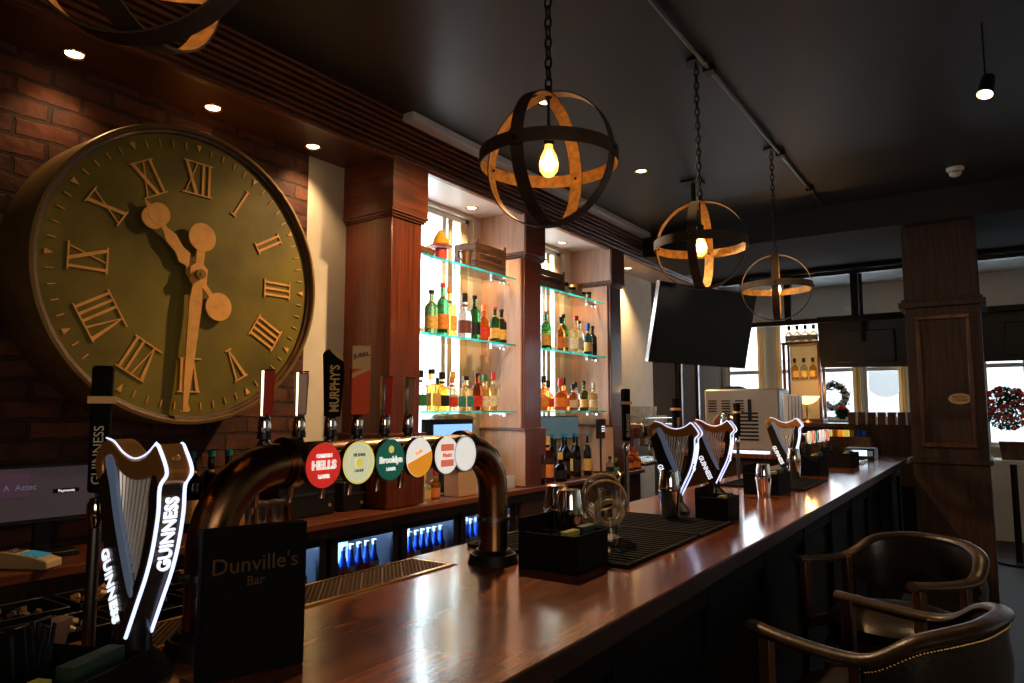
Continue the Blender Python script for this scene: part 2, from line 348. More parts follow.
# soffit over the back bar, darker left of the bays
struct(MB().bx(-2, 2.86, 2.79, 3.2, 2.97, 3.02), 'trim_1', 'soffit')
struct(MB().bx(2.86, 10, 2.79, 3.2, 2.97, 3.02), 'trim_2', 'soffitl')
b = MB().bx(-2, 8.0, 2.79, 2.95, 3.02, 3.2)
for i, (y, z, h) in enumerate(((2.795, 2.945, .03), (2.782, 2.972, .03), (2.772, 3.0, .03), (2.762, 3.03, .03), (2.764, 3.06, .03), (2.755, 3.09, .03), (2.745, 3.12, .03), (2.735, 3.15, .03), (2.722, 3.178, .026))):
    b.box((3.0, (y+2.83)/2, z+h/2), (10, 2.83-y, h-.007))
    b.cyl((-2, y+.002, z+h/2), (8, y+.002, z+h/2), h*.42, n=10)
struct(b, 'trim_3', 'beam', smooth=True)
struct(MB().bx(2.85, 8.0, 2.64, 2.725, 3.155, 3.2), 'trim_4', 'trimsheen', .004)  # ceiling-edge trim; its pale blue colour imitates daylight reflected in the gloss

# columns: x0, x1, plus pale veneer on the bay side
def column(x0, x1, label, veneer):
    t = thing('column', label, 'column')
    MB().bx(x0+.012, x1-.012, 2.815, 3.2, .99, 2.66).build('shaft', 'col', t, .004)
    c = MB().bx(x0-.012, x1+.012, 2.785, 3.2, 2.66, 2.97)
    c.build('capital', 'colh', t, .003)
    mo = MB()
    for k, (z, d) in enumerate(((2.652, .028), (2.638, .018), (2.626, .008))): mo.bx(x0-d+.01, x1+d-.01, 2.81-d, 3.2, z-.007, z+.008)
    mo.build('capital_moulding', 'beam', t, .003)
    p = MB().bx(x0-.015, x1+.015, 2.795, 3.2, .955, 1.35); p.build('plinth', 'veneer' if veneer else 'col', t, .003)
    MB().bx(x0-.024, x1+.024, 2.787, 3.2, 1.35, 1.368).build('plinth_cap', 'colh', t, .003)
    if veneer: MB().bx(x0-.004, x0+.012, 2.84, 3.2, 1.37, 2.62).bx(x0-.016, x0-.012, 2.80, 3.2, 2.67, 2.97).build('side_panel', 'veneer', t)
    MB().bx(x0-.01, x1+.01, 2.79, 2.80, .955, 1.35).build('plinth_front', 'col', t) if veneer else None
    return t
column(2.86, 3.14, 'dark red-brown wooden column between the giant clock and the left shelf bay', False)
column(4.25, 4.50, 'wooden column between the two bays of lit bottle shelves', True)
column(5.66, 5.90, 'wooden column at the right end of the bottle shelves', True)

# big panelled post at the end of the bar
t = thing('column', 'big square dark panelled post with a gold oval plaque at the bar end', 'column')
MB().bx(6.32, 6.9, .05, .55, 0, 2.96).build('shaft', 'dwood', t, .006)
MB().bx(6.28, 6.94, .01, .59, 2.30, 2.345).bx(6.30, 6.92, .03, .57, 2.345, 2.37).bx(6.30, 6.92, .03, .57, 1.09, 1.13).build('ledge_moulding', 'dwood', t, .005)
pn = MB()
for a, b_, z0, z1 in ((.12, .15, 1.25, 2.2), (.45, .48, 1.25, 2.2), (.12, .48, 2.2, 2.235), (.12, .48, 1.215, 1.25)): pn.bx(6.295, 6.32, a, b_, z0, z1)
pn.build('panel_moulding', 'chairwood', t, .005)
pl = MB().lathe([(0, .004), (.9, .004), (1, 0)], (6.317, .215, 1.585), 28, q=Euler((0, -PI/2, 0)).to_matrix(), sx=.042, sy=.075).build('oval_plaque', 'post', t)
text('lettering', 'BARTLEY\nCORNER', .024, 'black', pl, (6.311, .215, 1.585), (0, -1, 0), (0, 0, 1), .0006)

struct(MB().bx(6.2, 8.0, -3.6, 2.72, 3.0, 3.2).bx(6.2, 7.3, -3.6, 2.72, 2.96, 3.0), 'trim_6', pm('matt_dark_ceiling_paint', (.03, .028, .026), .85, spec=.12))
# header frame with glazed openings, far room ceiling
h = MB().bx(8.0, 8.08, -3.6, 3.2, 2.93, 3.0).bx(8.0, 8.08, -3.6, 3.2, 2.43, 2.48)
for y in (2.3, 1.82, 1.15, .58, -.5, -1.4): h.bx(8.0, 8.08, y-.035, y+.035, 2.48, 2.93)
h.bx(8.0, 8.08, -3.6, 3.2, 3.0, 3.2)
struct(h, 'trim_5', 'iron', .004)
struct(MB().bx(8.035, 8.04, -3.6, 3.2, 2.48, 2.93), 'window_9', 'pane')
struct(MB().bx(8.08, 10, -3.6, 3.2, 3.13, 3.2), 'ceiling_far', 'greyc')
# street outside
bd = MB().bx(16, 16.3, -8, 12, 0, 2.6).bx(16.02, 16.32, 1.2, 3.0, 0, 4.5)
tag(bd.build('street_building', pm('pale_render', (.75, .76, .78), .9)), 'pale rendered building across the street seen through the far windows', 'building')
tag(MB().bx(10.3, 30, -20, 20, -.2, -.1).build('street', pm('street_ground', (.35, .35, .36), .9)), 'grey street outside the far windows', 'street', kind='structure')
t = thing('round_sign', 'round grey hanging sign outside the right far window', 'sign')
MB().cyl((11.3, 1.28, 1.93), (11.34, 1.28, 1.93), .25, n=40).build('disc', pm('sign_grey', (.42, .43, .45), .6), t)
MB().bx(11.36, 11.42, 1.06, 1.12, 0, 2.9).bx(11.34, 11.36, 1.06, 1.3, 1.9, 1.94).build('post', 'iron', t)

# downlights
def downlight(x, y, z, e, label, spot=True, cone=1.9):
    t = thing('downlight', label, 'light', (x, y, z))
    MB().lathe([(.034, -.001), (.045, -.006), (.047, 0)], n=24).build('bezel', 'brass', t)
    MB().lathe([(0, -.0015), (.034, -.0015), (.034, 0)], n=24).build('lens', 'downl', t)
    if e:
        l = lamp('SPOT', 'downlight_beam', (x, y, z-.03), e, SPOTC, spot_size=cone, spot_blend=.8, shadow_soft_size=.03, rot=(0, 0, 0)); l.parent = t; l.location = (0, 0, -.03)
for x, e, lb in ((1.26, 8, 'small round downlight above the left side of the giant clock'), (1.888, 12, 'small round downlight above the middle of the giant clock'), (2.50, 22, 'small round downlight above the white wall strip beside the clock'),
              (3.95, 48, 'small round downlight in the left bay soffit above the wooden crate'), (5.25, 48, 'small round downlight in the right bay soffit above the tins'), (6.6, 130, 'small round downlight in the soffit right of the last wooden column')):
    downlight(x, 3.07, 2.97, e, lb)
downlight(4.53, 1.99, ZC, 30, 'round downlight glowing in the dark ceiling right of the largest globe pendant')
downlight(3.18, 1.96, ZC, 190, 'round downlight in the dark ceiling seen inside the largest globe pendant', cone=2.75)

# pendants
def chain(mb, p, z0, z1):
    n = int((z1-z0)/.033); st = (z1-z0)/n
    for i in range(n):
        zc = z0+st*(i+.5); hor = Vector((1, 0, 0)) if i % 2 else Vector((0, 1, 0)); pts = []
        for k in range(12):
            a = 2*PI*k/12; pts.append(Vector((p[0], p[1], zc))+hor*math.cos(a)*.011+Vector((0, 0, 1))*math.sin(a)*st*.68)
        mb.tube(pts, .0036, 6, closed=True)
def pendant(x, y, z, az, e, label):
    t = thing('globe_pendant', label, 'pendant light', (x, y, z)); R = .213
    az = math.radians(az); d1 = (math.cos(az), math.sin(az), 0); d2 = (-math.sin(az), math.cos(az), 0)
    MB().band((0, 0, 0), R, .042, .004, d1).build('vertical_hoop', ['hoop', 'goldin'], t)
    MB().band((0, 0, 0), R-.004, .042, .004, d2).build('vertical_hoop', ['hoop', 'goldin'], t)
    MB().band((0, 0, 0), R+.005, .042, .004, (0, 0, 1)).build('horizontal_hoop', ['hoop', 'goldin'], t)
    rv = MB()
    for a in range(4):
        q = az+a*PI/2; rv.sph(((R+.006)*math.cos(q), (R+.006)*math.sin(q), 0), .007, n=8).sph(((R-.012)*math.cos(q), (R-.012)*math.sin(q), 0), .005, n=8)
    rv.build('rivets', 'iron', t)
    MB().cyl((0, 0, .075), (0, 0, R), .005, n=8).cyl((0, 0, .048), (0, 0, .095), .017, n=16).cyl((0, 0, R-.01), (0, 0, R+.025), .012, n=12).build('socket', 'iron', t)
    b = MB().lathe([(.012, .05), (.014, .035), (.026, .01), (.031, -.015), (.028, -.035), (.015, -.052), (0, -.057)], n=20).build('bulb', 'bulbglass', t)
    f = MB()
    for k in range(4):
        a = k*PI/2+.4; f.tube([(.004*math.cos(a), .004*math.sin(a), .03), (.010*math.cos(a), .010*math.sin(a), -.03), (.010*math.cos(a+1), .010*math.sin(a+1), -.03), (.004*math.cos(a+1), .004*math.sin(a+1), .03)], .0012, 5)
    f.build('filament', 'filament', b)
    l = lamp('POINT', 'bulb_light', (0, 0, -.01), e, WARM, shadow_soft_size=.022); l.parent = t
    c = MB(); chain(c, (0, 0), R+.02, ZC-z-.012); c.build('chain', 'iron', t)
    MB().cyl((0, 0, ZC-z-.02), (0, 0, ZC-z), .05, n=24).build('canopy', 'iron', t)
    return t
pendant(.55, 1.11, 2.31, 28, 10, 'globe pendant cut off by the top left corner in front of the clock')
pendant(1.82, 1.11, 2.28, 5, 15, 'largest fully visible hooped globe pendant over the beer taps')
pendant(3.20, 1.11, 2.28, 8, 15, 'middle-sized hooped globe pendant hanging before the tilted screen')
pendant(4.60, 1.11, 2.28, 12, 15, 'smallest and farthest hooped globe pendant above the harp taps')
t = thing('ceiling_conduit', 'long thin dark conduit along the ceiling above the globe pendants', 'conduit')
MB().cyl((-1, 1.075, 3.183), (6.0, 1.075, 3.183), .011, n=10).build('pipe', 'dsteel', t)
for x in (.9, 2.2, 3.3, 4.7, 5.6): MB().bx(x-.03, x+.03, 1.05, 1.10, 3.165, 3.2).build('clip', 'iron', t)
t = thing('smoke_detector', 'small cream smoke detector on the dark ceiling at right', 'smoke detector', (5.725, .139, ZC))
MB().lathe([(.055, 0), (.055, -.015), (.04, -.028), (.036, -.05), (.02, -.062), (0, -.062)], n=28).build('body', 'cream', t)
MB().lathe([(.041, -.03), (.043, -.033), (.041, -.036)], n=28).build('vent_ring', 'dsteel', t)
SPY, SPZ = -.045, 2.90
t = thing('hanging_spotlight', 'small black spotlight on a thin drop rod at top right', 'spotlight', (3.60, SPY, SPZ))
MB().cyl((0, 0, .05), (0, 0, ZC-SPZ), .004, n=8).build('drop_rod', 'iron', t)
q = Vector((-.35, .2, -1)).normalized()
MB().cyl(-q*.06, q*.03, .028, .034, 20).build('lamp_head', 'black', t)
MB().cyl(q*.028, q*.0315, .031, n=20).build('lens', pm('spot_lens', (1, .8, .5), emis=(1, .7, .4), es=3), t)
l = lamp('SPOT', 'spot_beam', (0, 0, 0), 24, SPOTC, spot_size=2.5, spot_blend=.4, shadow_soft_size=.03, rot=aim((.45, .05, -1))); l.parent = t; l.location = q*.05
tag(MB().cyl((7.9, 2.2, 2.975), (7.9, -2.5, 2.975), .02, n=10).build('ceiling_pipe', 'iron'), 'dark pipe running across in front of the clerestory header', 'pipe')

# ------------------------------------------------------------------ bar and back counter
t = thing('bar_counter', 'long glossy red-brown wooden bar with a dark front', 'bar counter')
pts = [(-.6, .62), (6.95, .62), (6.95, 1.34), (1.46, 1.34), (1.46, 1.175), (.62, 1.175), (.62, 1.34), (-.6, 1.34)]
MB().prism(pts, lambda u, v, q: (u, v, q), 1.055, 1.1, 0, 1).build('worktop', [BT, M['edgew']], t, .004)
MB().bx(-.6, 6.95, .72, .78, 0, 1.055).bx(6.85, 6.95, .72, 1.3, 0, 1.055).build('front_panel', 'matte', t)
f = MB()
for i in range(13): f.bx(-.4+i*.6, -.34+i*.6, .695, .72, 0, 1.055)
f.bx(-.6, 6.95, .70, .72, .95, 1.055).bx(-.6, 6.95, .70, .72, 0, .12)
f.build('front_mouldings', 'matte', t, .004)
MB().bx(-.6, 6.9, 1.26, 1.32, 0, 1.05).build('rear_panel', 'matte', t)

# drip grid
t = thing('drip_tray', 'brass-edged lattice drip tray set behind the bar edge under the beer taps', 'drip tray')
MB().bx(.66, 1.445, 1.178, 1.32, 1.05, 1.085).build('pan', 'dsteel', t)
MB().bx(.66, 1.445, 1.177, 1.187, 1.085, 1.104).bx(.66, 1.445, 1.31, 1.32, 1.085, 1.104).bx(1.435, 1.445, 1.187, 1.31, 1.085, 1.104).build('rim', 'brass', t)
g = MB()
for i in range(-9, 62):
    for s_ in (1, -1):
        a = .66+i*.0135; b_ = a+.123
        if s_ < 0: a, b_ = b_, a
        lo, hi = .67, 1.436; p = (a, 1.187); q = (b_, 1.31)
        def cl_(u): return 1.187+(u-a)/(b_-a)*.123
        xa, xb = min(max(a, lo), hi), min(max(b_, lo), hi)
        if abs(xa-xb) > .008: g.tube([(xa, cl_(xa), 1.101), (xb, cl_(xb), 1.101)], .0022, 4)
g.build('lattice', 'drip', t)

t = thing('back_counter', 'long low wooden back counter under the clock and shelf bays', 'counter')
MB().bx(-.6, 6.2, 2.74, 3.19, .915, .95).build('worktop', 'counter', t, .004)
MB().bx(-.6, 1.36, 2.79, 3.19, 0, .915).build('carcass', 'dwood', t); MB().bx(4.1, 6.2, 2.79, 3.19, 0, .915).build('carcass', 'dwood', t)
MB().bx(1.36, 4.1, 2.76, 2.8, .865, .915).build('apron', 'dwood', t)
for n_ in range(4):
    x = 4.15+n_*.5
    d = MB().bx(x, x+.47, 2.772, 2.79, .1, .86).build('door', 'dwood', t, .004); MB().cyl((x+.42, 2.765, .5), (x+.42, 2.765, .66), .008, n=8).build('handle', 'dsteel', d)
tag(MB().bx(5.95, 6.2, 2.85, 3.19, .955, 1.33).build('base_cabinet', 'colh', None, .004), 'plain brown wooden box unit beside the last column on the back counter', 'cabinet')

# under-counter coolers
def cooler(x0, x1, label, blabel, fill, lab):
    t = thing('bottle_cooler', label, 'fridge')
    MB().bx(x0, x1, 2.80, 2.83, .02, .12).bx(x0, x0+.02, 2.80, 3.19, .12, .86).bx(x1-.02, x1, 2.80, 3.19, .12, .86).bx(x0, x1, 3.17, 3.19, .12, .86).bx(x0, x1, 2.80, 3.19, .84, .862).build('body', 'black', t)
    MB().bx(x0+.022, x1-.022, 3.16, 3.168, .12, .84).bx(x0+.022, x1-.022, 2.86, 3.16, .52, .525).bx(x0+.022, x1-.022, 2.86, 3.16, .15, .155).build('lining', 'coolerin', t)
    MB().bx(x0+.03, x1-.03, 2.9, 2.93, .83, .84).build('light_strip', pm('cooler_light', (.8, .9, 1), emis=(.55, .75, 1), es=130), t)
    d = MB().bx(x0+.004, x0+.05, 2.775, 2.80, .1, .86).bx(x1-.05, x1-.004, 2.775, 2.80, .1, .86).bx(x0+.05, x1-.05, 2.775, 2.80, .83, .86).bx(x0+.05, x1-.05, 2.775, 2.80, .1, .15).build('door', 'black', t, .003)
    MB().bx(x0+.05, x1-.05, 2.785, 2.79, .15, .83).build('glass', 'cooler', d)
    MB().cyl((x1-.027, 2.762, .35), (x1-.027, 2.762, .6), .007, n=8).build('handle', 'steel', d)
    k = int((x1-x0-.045)/.056)
    for i in range(k):
        x = x0+.05+i*.056
        bt = MB().lathe([(0, 0), (.026, 0), (.027, .01), (.027, .15), (.012, .21), (.011, .255), (0, .255)], n=16).build('cooler_bottle', fill, None, loc=(x, 2.862, .5255))
        tag(bt, f'{blabel}, {ORD[i]} from left', 'bottle', blabel+'s')
        MB().lathe([(.0275, .125), (.0275, .155)], n=16).build('label', lab if i % 3 else 'wink', bt)
        MB().lathe([(.0125, .24), (.0135, .265), (0, .267)], n=12).build('cap', 'wink', bt)
blue = pm('blue_bottle_glass', (.03, .13, .65), .1, trans=.2); redl = pm('red_label', (.65, .08, .05), .5)
M['tumbler'] = pm('sparkling_tumbler_glass', (.88, .92, .95), .05, trans=.65)
M['blue'] = blue; M['redl'] = redl; M['clearb'] = pm('frosty_clear_bottle', (.75, .8, .82), .15, trans=.4)
cooler(1.37, 1.92, 'glass-front cooler of white-capped bottles behind the big harp tap', 'white-capped clear bottle behind the big harp tap', 'clearb', 'paper')
cooler(1.95, 2.42, 'glass-front cooler just right of the black menu board', 'pale bottle in the cooler beside the menu board', 'clearb', 'wink')
cooler(2.44, 2.93, 'lit cooler with blue bottles behind the middle of the drip tray', 'blue bottle in the middle cooler', 'blue', 'redl')
cooler(2.95, 3.46, 'lit cooler with blue bottles nearest the right end of the drip tray', 'blue bottle in the cooler by the right tap post', 'blue', 'redl')
cooler(3.48, 4.06, 'dark cooler behind the right tap post', 'small bottle in the cooler behind the right tap post', 'blue', 'gink')

# ------------------------------------------------------------------ giant clock
CX, CY, CZ, CR = 1.724, 2.87, 2.093, .658
ck = thing('wall_clock', 'giant round bronze-green wall clock with gold Roman numerals on the brick wall', 'clock', (CX, CY, CZ))
QY = Euler((PI/2, 0, 0)).to_matrix()   # lathe axis z -> -y
MB().lathe([(CR*.985, -.33), (CR, -.30), (CR, -.008), (CR*.994, 0), (CR*.975, .002), (CR*.968, -.004)], n=96, q=QY).build('rim', 'clockrim', ck)
MB().lathe([(CR*.968, -.004), (CR*.962, -.014), (CR*.945, -.018), (CR*.940, -.03)], n=96, q=QY).build('inner_ring', 'chairwood', ck)
MB().lathe([(CR*.942, -.030), (0, -.0301)], n=96, q=QY).build('face', 'clockface', ck)
def fc(u, v, t): return (u, .03-t, v)     # clock plane: u right, v up, t toward the room
def bar2(mb, a, b, w, t0=0, t1=.006, w2=None):
    a, b = Vector(a), Vector(b); d = (b-a).normalized(); n = Vector((-d.y, d.x)); w2 = w if w2 is None else w2
    mb.prism([a+n*w/2, a-n*w/2, b-n*w2/2, b+n*w2/2], fc, t0, t1)
NUM = ['XII', 'I', 'II', 'III', 'IIII', 'V', 'VI', 'VII', 'VIII', 'IX', 'X', 'XI']
WD = {'I': .030, 'V': .075, 'X': .080}
for k, s_ in enumerate(NUM):
    mb = MB(); th = -k*PI/6; r0, r1 = CR*.56, CR*.78; tot = sum(WD[c] for c in s_); x = -tot/2
    def T(u, r): return (u*math.cos(th)-r*math.sin(th), u*math.sin(th)+r*math.cos(th))
    for c in s_:
        wdt = WD[c]; xm = x+wdt/2
        if c == 'I': bar2(mb, T(xm, r0), T(xm, r1), .011)
        if c == 'V': bar2(mb, T(xm, r0), T(x+.012, r1), .005, w2=.016); bar2(mb, T(xm, r0), T(x+wdt-.012, r1), .004, 0, .0055, .008)
        if c == 'X': bar2(mb, T(x+wdt-.014, r0), T(x+.014, r1), .014); bar2(mb, T(x+.014, r0), T(x+wdt-.014, r1), .005, 0, .0055)
        x += wdt
    bar2(mb, T(-tot/2, r1), T(tot/2, r1), .006, 0, .0065); bar2(mb, T(-tot/2 + (.02 if 'V' == s_ else 0), r0), T(tot/2-(.02 if s_ == 'V' else 0), r0), .006, 0, .0065)
    mb.build('roman_numeral', 'clocknum', ck)
for i in range(60):
    a = i*PI/30; d = Vector((math.sin(a), math.cos(a))); n = Vector((d.y, -d.x)); mb = MB()
    if i % 5: bar2(mb, d*CR*.855, d*CR*.90, .0045, 0, .005)
    else: mb.prism([d*CR*.855, d*CR*.905+n*.012, d*CR*.905-n*.012], fc, 0, .005)
    mb.build('minute_mark', 'clocknum', ck)
def hand(name, ang, prof_, t0, rear, rr, tipdisc=None):
    mb = MB(); d = Vector((math.sin(ang), math.cos(ang))); n = Vector((d.y, -d.x))
    out = [d*l+n*w for l, w in prof_]+[d*l-n*w for l, w in reversed(prof_)]
    mb.prism(out, fc, t0, t0+.008); 
    cpt = -d*rear; mb.prism([cpt+Vector((math.cos(q), math.sin(q)))*rr for q in [2*PI*i/28 for i in range(28)]], fc, t0+.001, t0+.009)
    if tipdisc:
        for off in (-1, 1):
            c_ = d*tipdisc[0]+n*off*tipdisc[1]*.35; mb.prism([c_+Vector((math.cos(q), math.sin(q)))*tipdisc[1] for q in [2*PI*i/28 for i in range(28)]], fc, t0+.0012, t0+.0082+off*.0004)
    ridge = [d*(-rear), n*.002, d*prof_[-1][0]]
    mb.build(name, 'clocknum', ck)
hand('minute_hand', PI+math.radians(3.5), [(-.17, .012), (-.10, .020), (-.05, .018), (-.03, .040), (.03, .040), (.05, .022), (.12, .030), (.45, .018), (.60, .008), (.595, .018), (.602, .018)], .036, .17, .064)
hand('hour_hand', -math.radians(41), [(-.16, .012), (-.06, .012), (-.03, .038), (.03, .038), (.06, .018), (.09, .034), (.13, .022), (.19, .028), (.23, .012), (.28, .014), (.34, .012), (.375, .001)], .022, .17, .064, (.295, .048))
MB().cyl((0, .03, 0), (0, -.036, 0), .022, n=20).cyl((0, -.036, 0), (0, -.04, 0), .008, n=6).build('hub', 'clockrim', ck)
for o in ck.children:
    if o.name.startswith(('minute_hand', 'hour_hand')): pass

# ------------------------------------------------------------------ beer tap T-bar
TX0, TX1, TY, TZ, TR = .715, 1.535, 1.115, 1.40, .039
tb = thing('beer_tap_rail', 'big aged bronze arched beer tap rail with six round badges', 'beer tap')
pts = [(TX0, TY, 1.1), (TX0, TY, 1.16), (TX0, TY, TZ-.135)]
for k in range(1, 9): a = PI-k*PI/16; pts.append((TX0+.135+.135*math.cos(a), TY, TZ-.135+.135*math.sin(a)))
pts += [(TX0+.2+i*.06, TY, TZ) for i in range(9)]
for k in range(0, 9): a = PI/2-k*PI/16; pts.append((TX1-.12+.12*math.cos(a), TY, TZ-.12+.12*math.sin(a)))
pts += [(TX1, TY, 1.2), (TX1, TY, 1.1)]
MB().tube(pts, TR, 28, up=(0, 1, 0)).build('arched_pipe', 'bronze', tb)
for x in (.87, 1.405): MB().cyl((x-.012, TY, TZ), (x+.012, TY, TZ), TR+.010, n=28).cyl((x-.02, TY, TZ), (x+.02, TY, TZ), TR+.004, n=28).build('collar', 'bronze', tb)
for x, z in ((TX0, 1.225), (TX1, 1.215)): MB().cyl((x, TY, z-.006), (x, TY, z+.006), TR+.006, n=28).cyl((x-TR-.005, TY-.0, z), (x-TR-.018, TY, z), .007, n=8).build('post_ring', 'dsteel', tb)
for x in (TX0, TX1): MB().cyl((x, TY, 1.1), (x, TY, 1.125), .068, .06, 28).cyl((x, TY, 1.125), (x, TY, 1.135), .055, .045, 28).build('base_flange', 'iron', tb)
def disc_badge(x, face, name_, deco, tilt=0, z=1.395):
    g = bpy.data.objects.new('badge', None)
    me = MB(); q = Euler((PI/2, 0, 0)).to_matrix()
    me.lathe([(.0, .0), (.042, 0), (.0445, .004), (.0445, .012), (.043, .015)], (x, 1.075, z), 36, q=q, mi=0)
    me.cyl((x, 1.095, z), (x, 1.07, z), .014, n=12)
    b = me.build('badge', 'dsteel', tb)
    f = MB().lathe([(0, .0155), (.0425, .0152)], (x, 1.075, z), 36, q=q).build('badge_face', face, b)
    deco(b, x, 1.0585, z); return b
RX, UZ = (1, 0, 0), (0, 0, 1)
em = lambda n_, c, s_=.55: pm(n_, c, .4, emis=c, es=s_)
M['b_red'] = em('lit_red', (.75, .03, .02)); M['b_white'] = em('lit_white', (.9, .88, .8), .7); M['b_green'] = em('lit_green', (.01, .12, .08), .5); M['b_orange'] = em('lit_orange', (.95, .35, .02)); M['b_yel'] = em('lit_yellow', (.8, .7, .12), .6); M['b_lime'] = em('lit_cream_green', (.72, .74, .50), .6); M['b_pink'] = em('lit_coral', (.85, .2, .12))
def ring(b, x, y, z, r0, r1, mat): MB().lathe([(r0, .0), (r1, .0)], (x, y+.0008, z), 36, q=Euler((PI/2, 0, 0)).to_matrix()).build('ring', mat, b)
def d1(b, x, y, z):
    text('lettering', 'HELLS', .022, 'b_white', b, (x, y, z), RX, UZ, .0008, bold=.0012); text('lettering', 'CAMDEN', .009, 'b_white', b, (x, y, z+.018), RX, UZ, .0008, bold=.0006)
    text('lettering', 'LAGER', .009, 'b_white', b, (x, y, z-.021), RX, UZ, .0008, bold=.0006)
def d2(b, x, y, z):
    ring(b, x, y, z, .039, .0425, 'b_yel'); ring(b, x, y, z, .026, .0275, 'b_yel'); MB().lathe([(0, .001), (.010, .001)], (x, y+.001, z), 20, q=QY).build('emblem', 'b_yel', b)
    text('lettering', 'PILSNER', .009, 'dgreen', b, (x, y, z+.015), RX, UZ, .0006); text('lettering', 'LAGER', .008, 'dgreen', b, (x, y, z-.016), RX, UZ, .0006)
def d3(b, x, y, z):
    text('lettering', 'Brooklyn', .0185, 'b_white', b, (x, y, z), RX, UZ, .0008, bold=.0008); text('lettering', 'LAGER', .009, 'b_white', b, (x, y, z-.019), RX, UZ, .0008, bold=.0004)
    MB().lathe([(0, .001), (.008, .001)], (x, y+.0005, z+.022), 16, q=QY).build('emblem', 'b_yel', b)
def d4(b, x, y, z):
    P = [(x+.042*math.cos(a), z+.042*math.sin(a)) for a in [math.radians(-160+i*10) for i in range(19)]]
    MB().prism([(x-.039, z-.012)]+P[1:]+[(x+.041, z+.014)], lambda u, v, q: (u, q, v), y, y+.001).build('orange_field', 'b_orange', b)
    text('lettering', 'Stella', .012, 'b_orange', b, (x-.004, y, z+.012), (1, 0, .35), (-.35, 0, 1), .0008)
def d5(b, x, y, z):
    MB().bx(x-.022, x+.024, y, y+.001, z+.010, z+.026).bx(x-.022, x+.024, y, y+.001, z-.026, z-.010).build('coral_bands', 'b_pink', b); text('lettering', 'Madri', .014, 'b_pink', b, (x, y, z), RX, UZ, .0008, bold=.0006)
def d6(b, x, y, z): ring(b, x, y, z, .040, .0425, 'silverband')
for x, fm, dc in ((.91, 'b_red', d1), (1.0, 'b_lime', d2), (1.09, 'b_green', d3), (1.18, 'b_white', d4), (1.275, 'b_white', d5), (1.345, 'b_white', d6)):
    disc_badge(x, fm, 'badge', dc)
# tap levers, each on its spout behind the rail: x, height, kind
def tap(x, kind, label):
    t = thing('tap_lever', label, 'tap handle', (x+.012, 1.165, 1.40), group=None)
    MB().cyl((0, -.012, 0), (0, .03, 0), .013, n=16).cyl((0, .03, .02), (0, .03, -.04), .012, n=16).tube([(0, .03, -.02), (0, .05, -.05), (0, .055, -.09)], .008, 10).build('spout', 'chrome', t)
    MB().lathe([(.006, .0), (.014, .012), (.015, .030), (.009, .042), (.012, .05), (.013, .075), (.009, .09), (.0075, .095)], (0, .03, 0), 18).build('ferrule', 'chrome', t)
    MB().lathe([(.0138, .043), (.0138, .056)], (0, .03, 0), 18).build('black_band', 'black', t)
    if kind in ('wood', 'redwood'):
        MB().box((.001, .026, .142), (.019, .013, .105), taper=(1.35, 1.1)).build('handle', 'handle' if kind == 'wood' else 'redw', t, .003)
        MB().box((-.010, .026, .143), (.007, .02, .112), taper=(1.2, 1.1)).bx(-.0145, .013, .013, .035, .1955, .199).build('chrome_spine', 'chrome', t, .002)
    if kind == 'black':
        hh = MB().prism([(-.016, .085), (.016, .085), (.022, .20), (.020, .232), (-.012, .262), (-.022, .25)], lambda u, v, q: (u, q, v), .012, .040).build('handle', 'matte', t, .004)
        MB().prism([(.004, .24), (.019, .228), (.012, .246), (-.012, .258)], lambda u, v, q: (u, q, v), .0095, .0115).build('gold_emblem', 'gink', hh)
        text('lettering', "MURPHY'S", .028, 'gink', hh, (.002, .0105, .158), (0, 0, 1), (-1, 0, 0), .001, bold=.0006, sx=.95)
    if kind == 'coral':
        hh = MB().bx(-.021, .021, .010, .036, .09, .212).build('handle', 'coral', t, .003)
        MB().prism([(-.0212, .2121), (.0212, .2121), (.0212, .276), (-.0212, .276)], lambda u, v, q: (u, q, v), .0098, .0362).build('peach_top', 'peach', hh, .003)
        MB().prism([(-.0205, .2), (-.0205, .188), (.0205, .212), (.0205, .224)], lambda u, v, q: (u, q, v), .0085, .0098).build('peach_stripe', 'peach', hh)
        text('lettering', 'JUBEL', .015, 'black', hh, (0, .0085, .250), (1, 0, .25), (-.25, 0, 1), .0008, bold=.0004)
    for c_ in t.children:
        if c_.name.startswith('handle') or c_.name.startswith('chrome_spine'): c_.matrix_local = TM @ c_.matrix_local
    return t
TM = Matrix.Translation((0, .025, .085)) @ Matrix.Rotation(math.radians(-32), 4, 'Z') @ Matrix.Diagonal((1, 1, .84, 1)) @ Matrix.Translation((0, -.025, -.085))
M['redw'] = pm('red_lacquer', (.50, .035, .015), .5, spec=.15); M['coral'] = pm('coral_red_lacquer', (.95, .13, .045), .6, spec=.12); M['peach'] = pm('peach_lacquer', (.85, .52, .25), .6, spec=.12)
for x, k, lb in ((.862, 'redwood', 'chrome and red tap lever nearest the left elbow of the tap rail'), (.946, 'wood', 'chrome and wood tap lever between the red one and the black one'),
                 (1.03, 'black', 'black tap lever with gold lettering behind the red and yellow badges'), (1.108, 'coral', 'tall coral red tap lever with a peach top'),
                 (1.195, 'redwood', 'chrome and red tap lever just right of the tall coral lever'), (1.275, 'wood', 'slim chrome tap lever nearest the right elbow of the tap rail')): tap(x, k, lb)
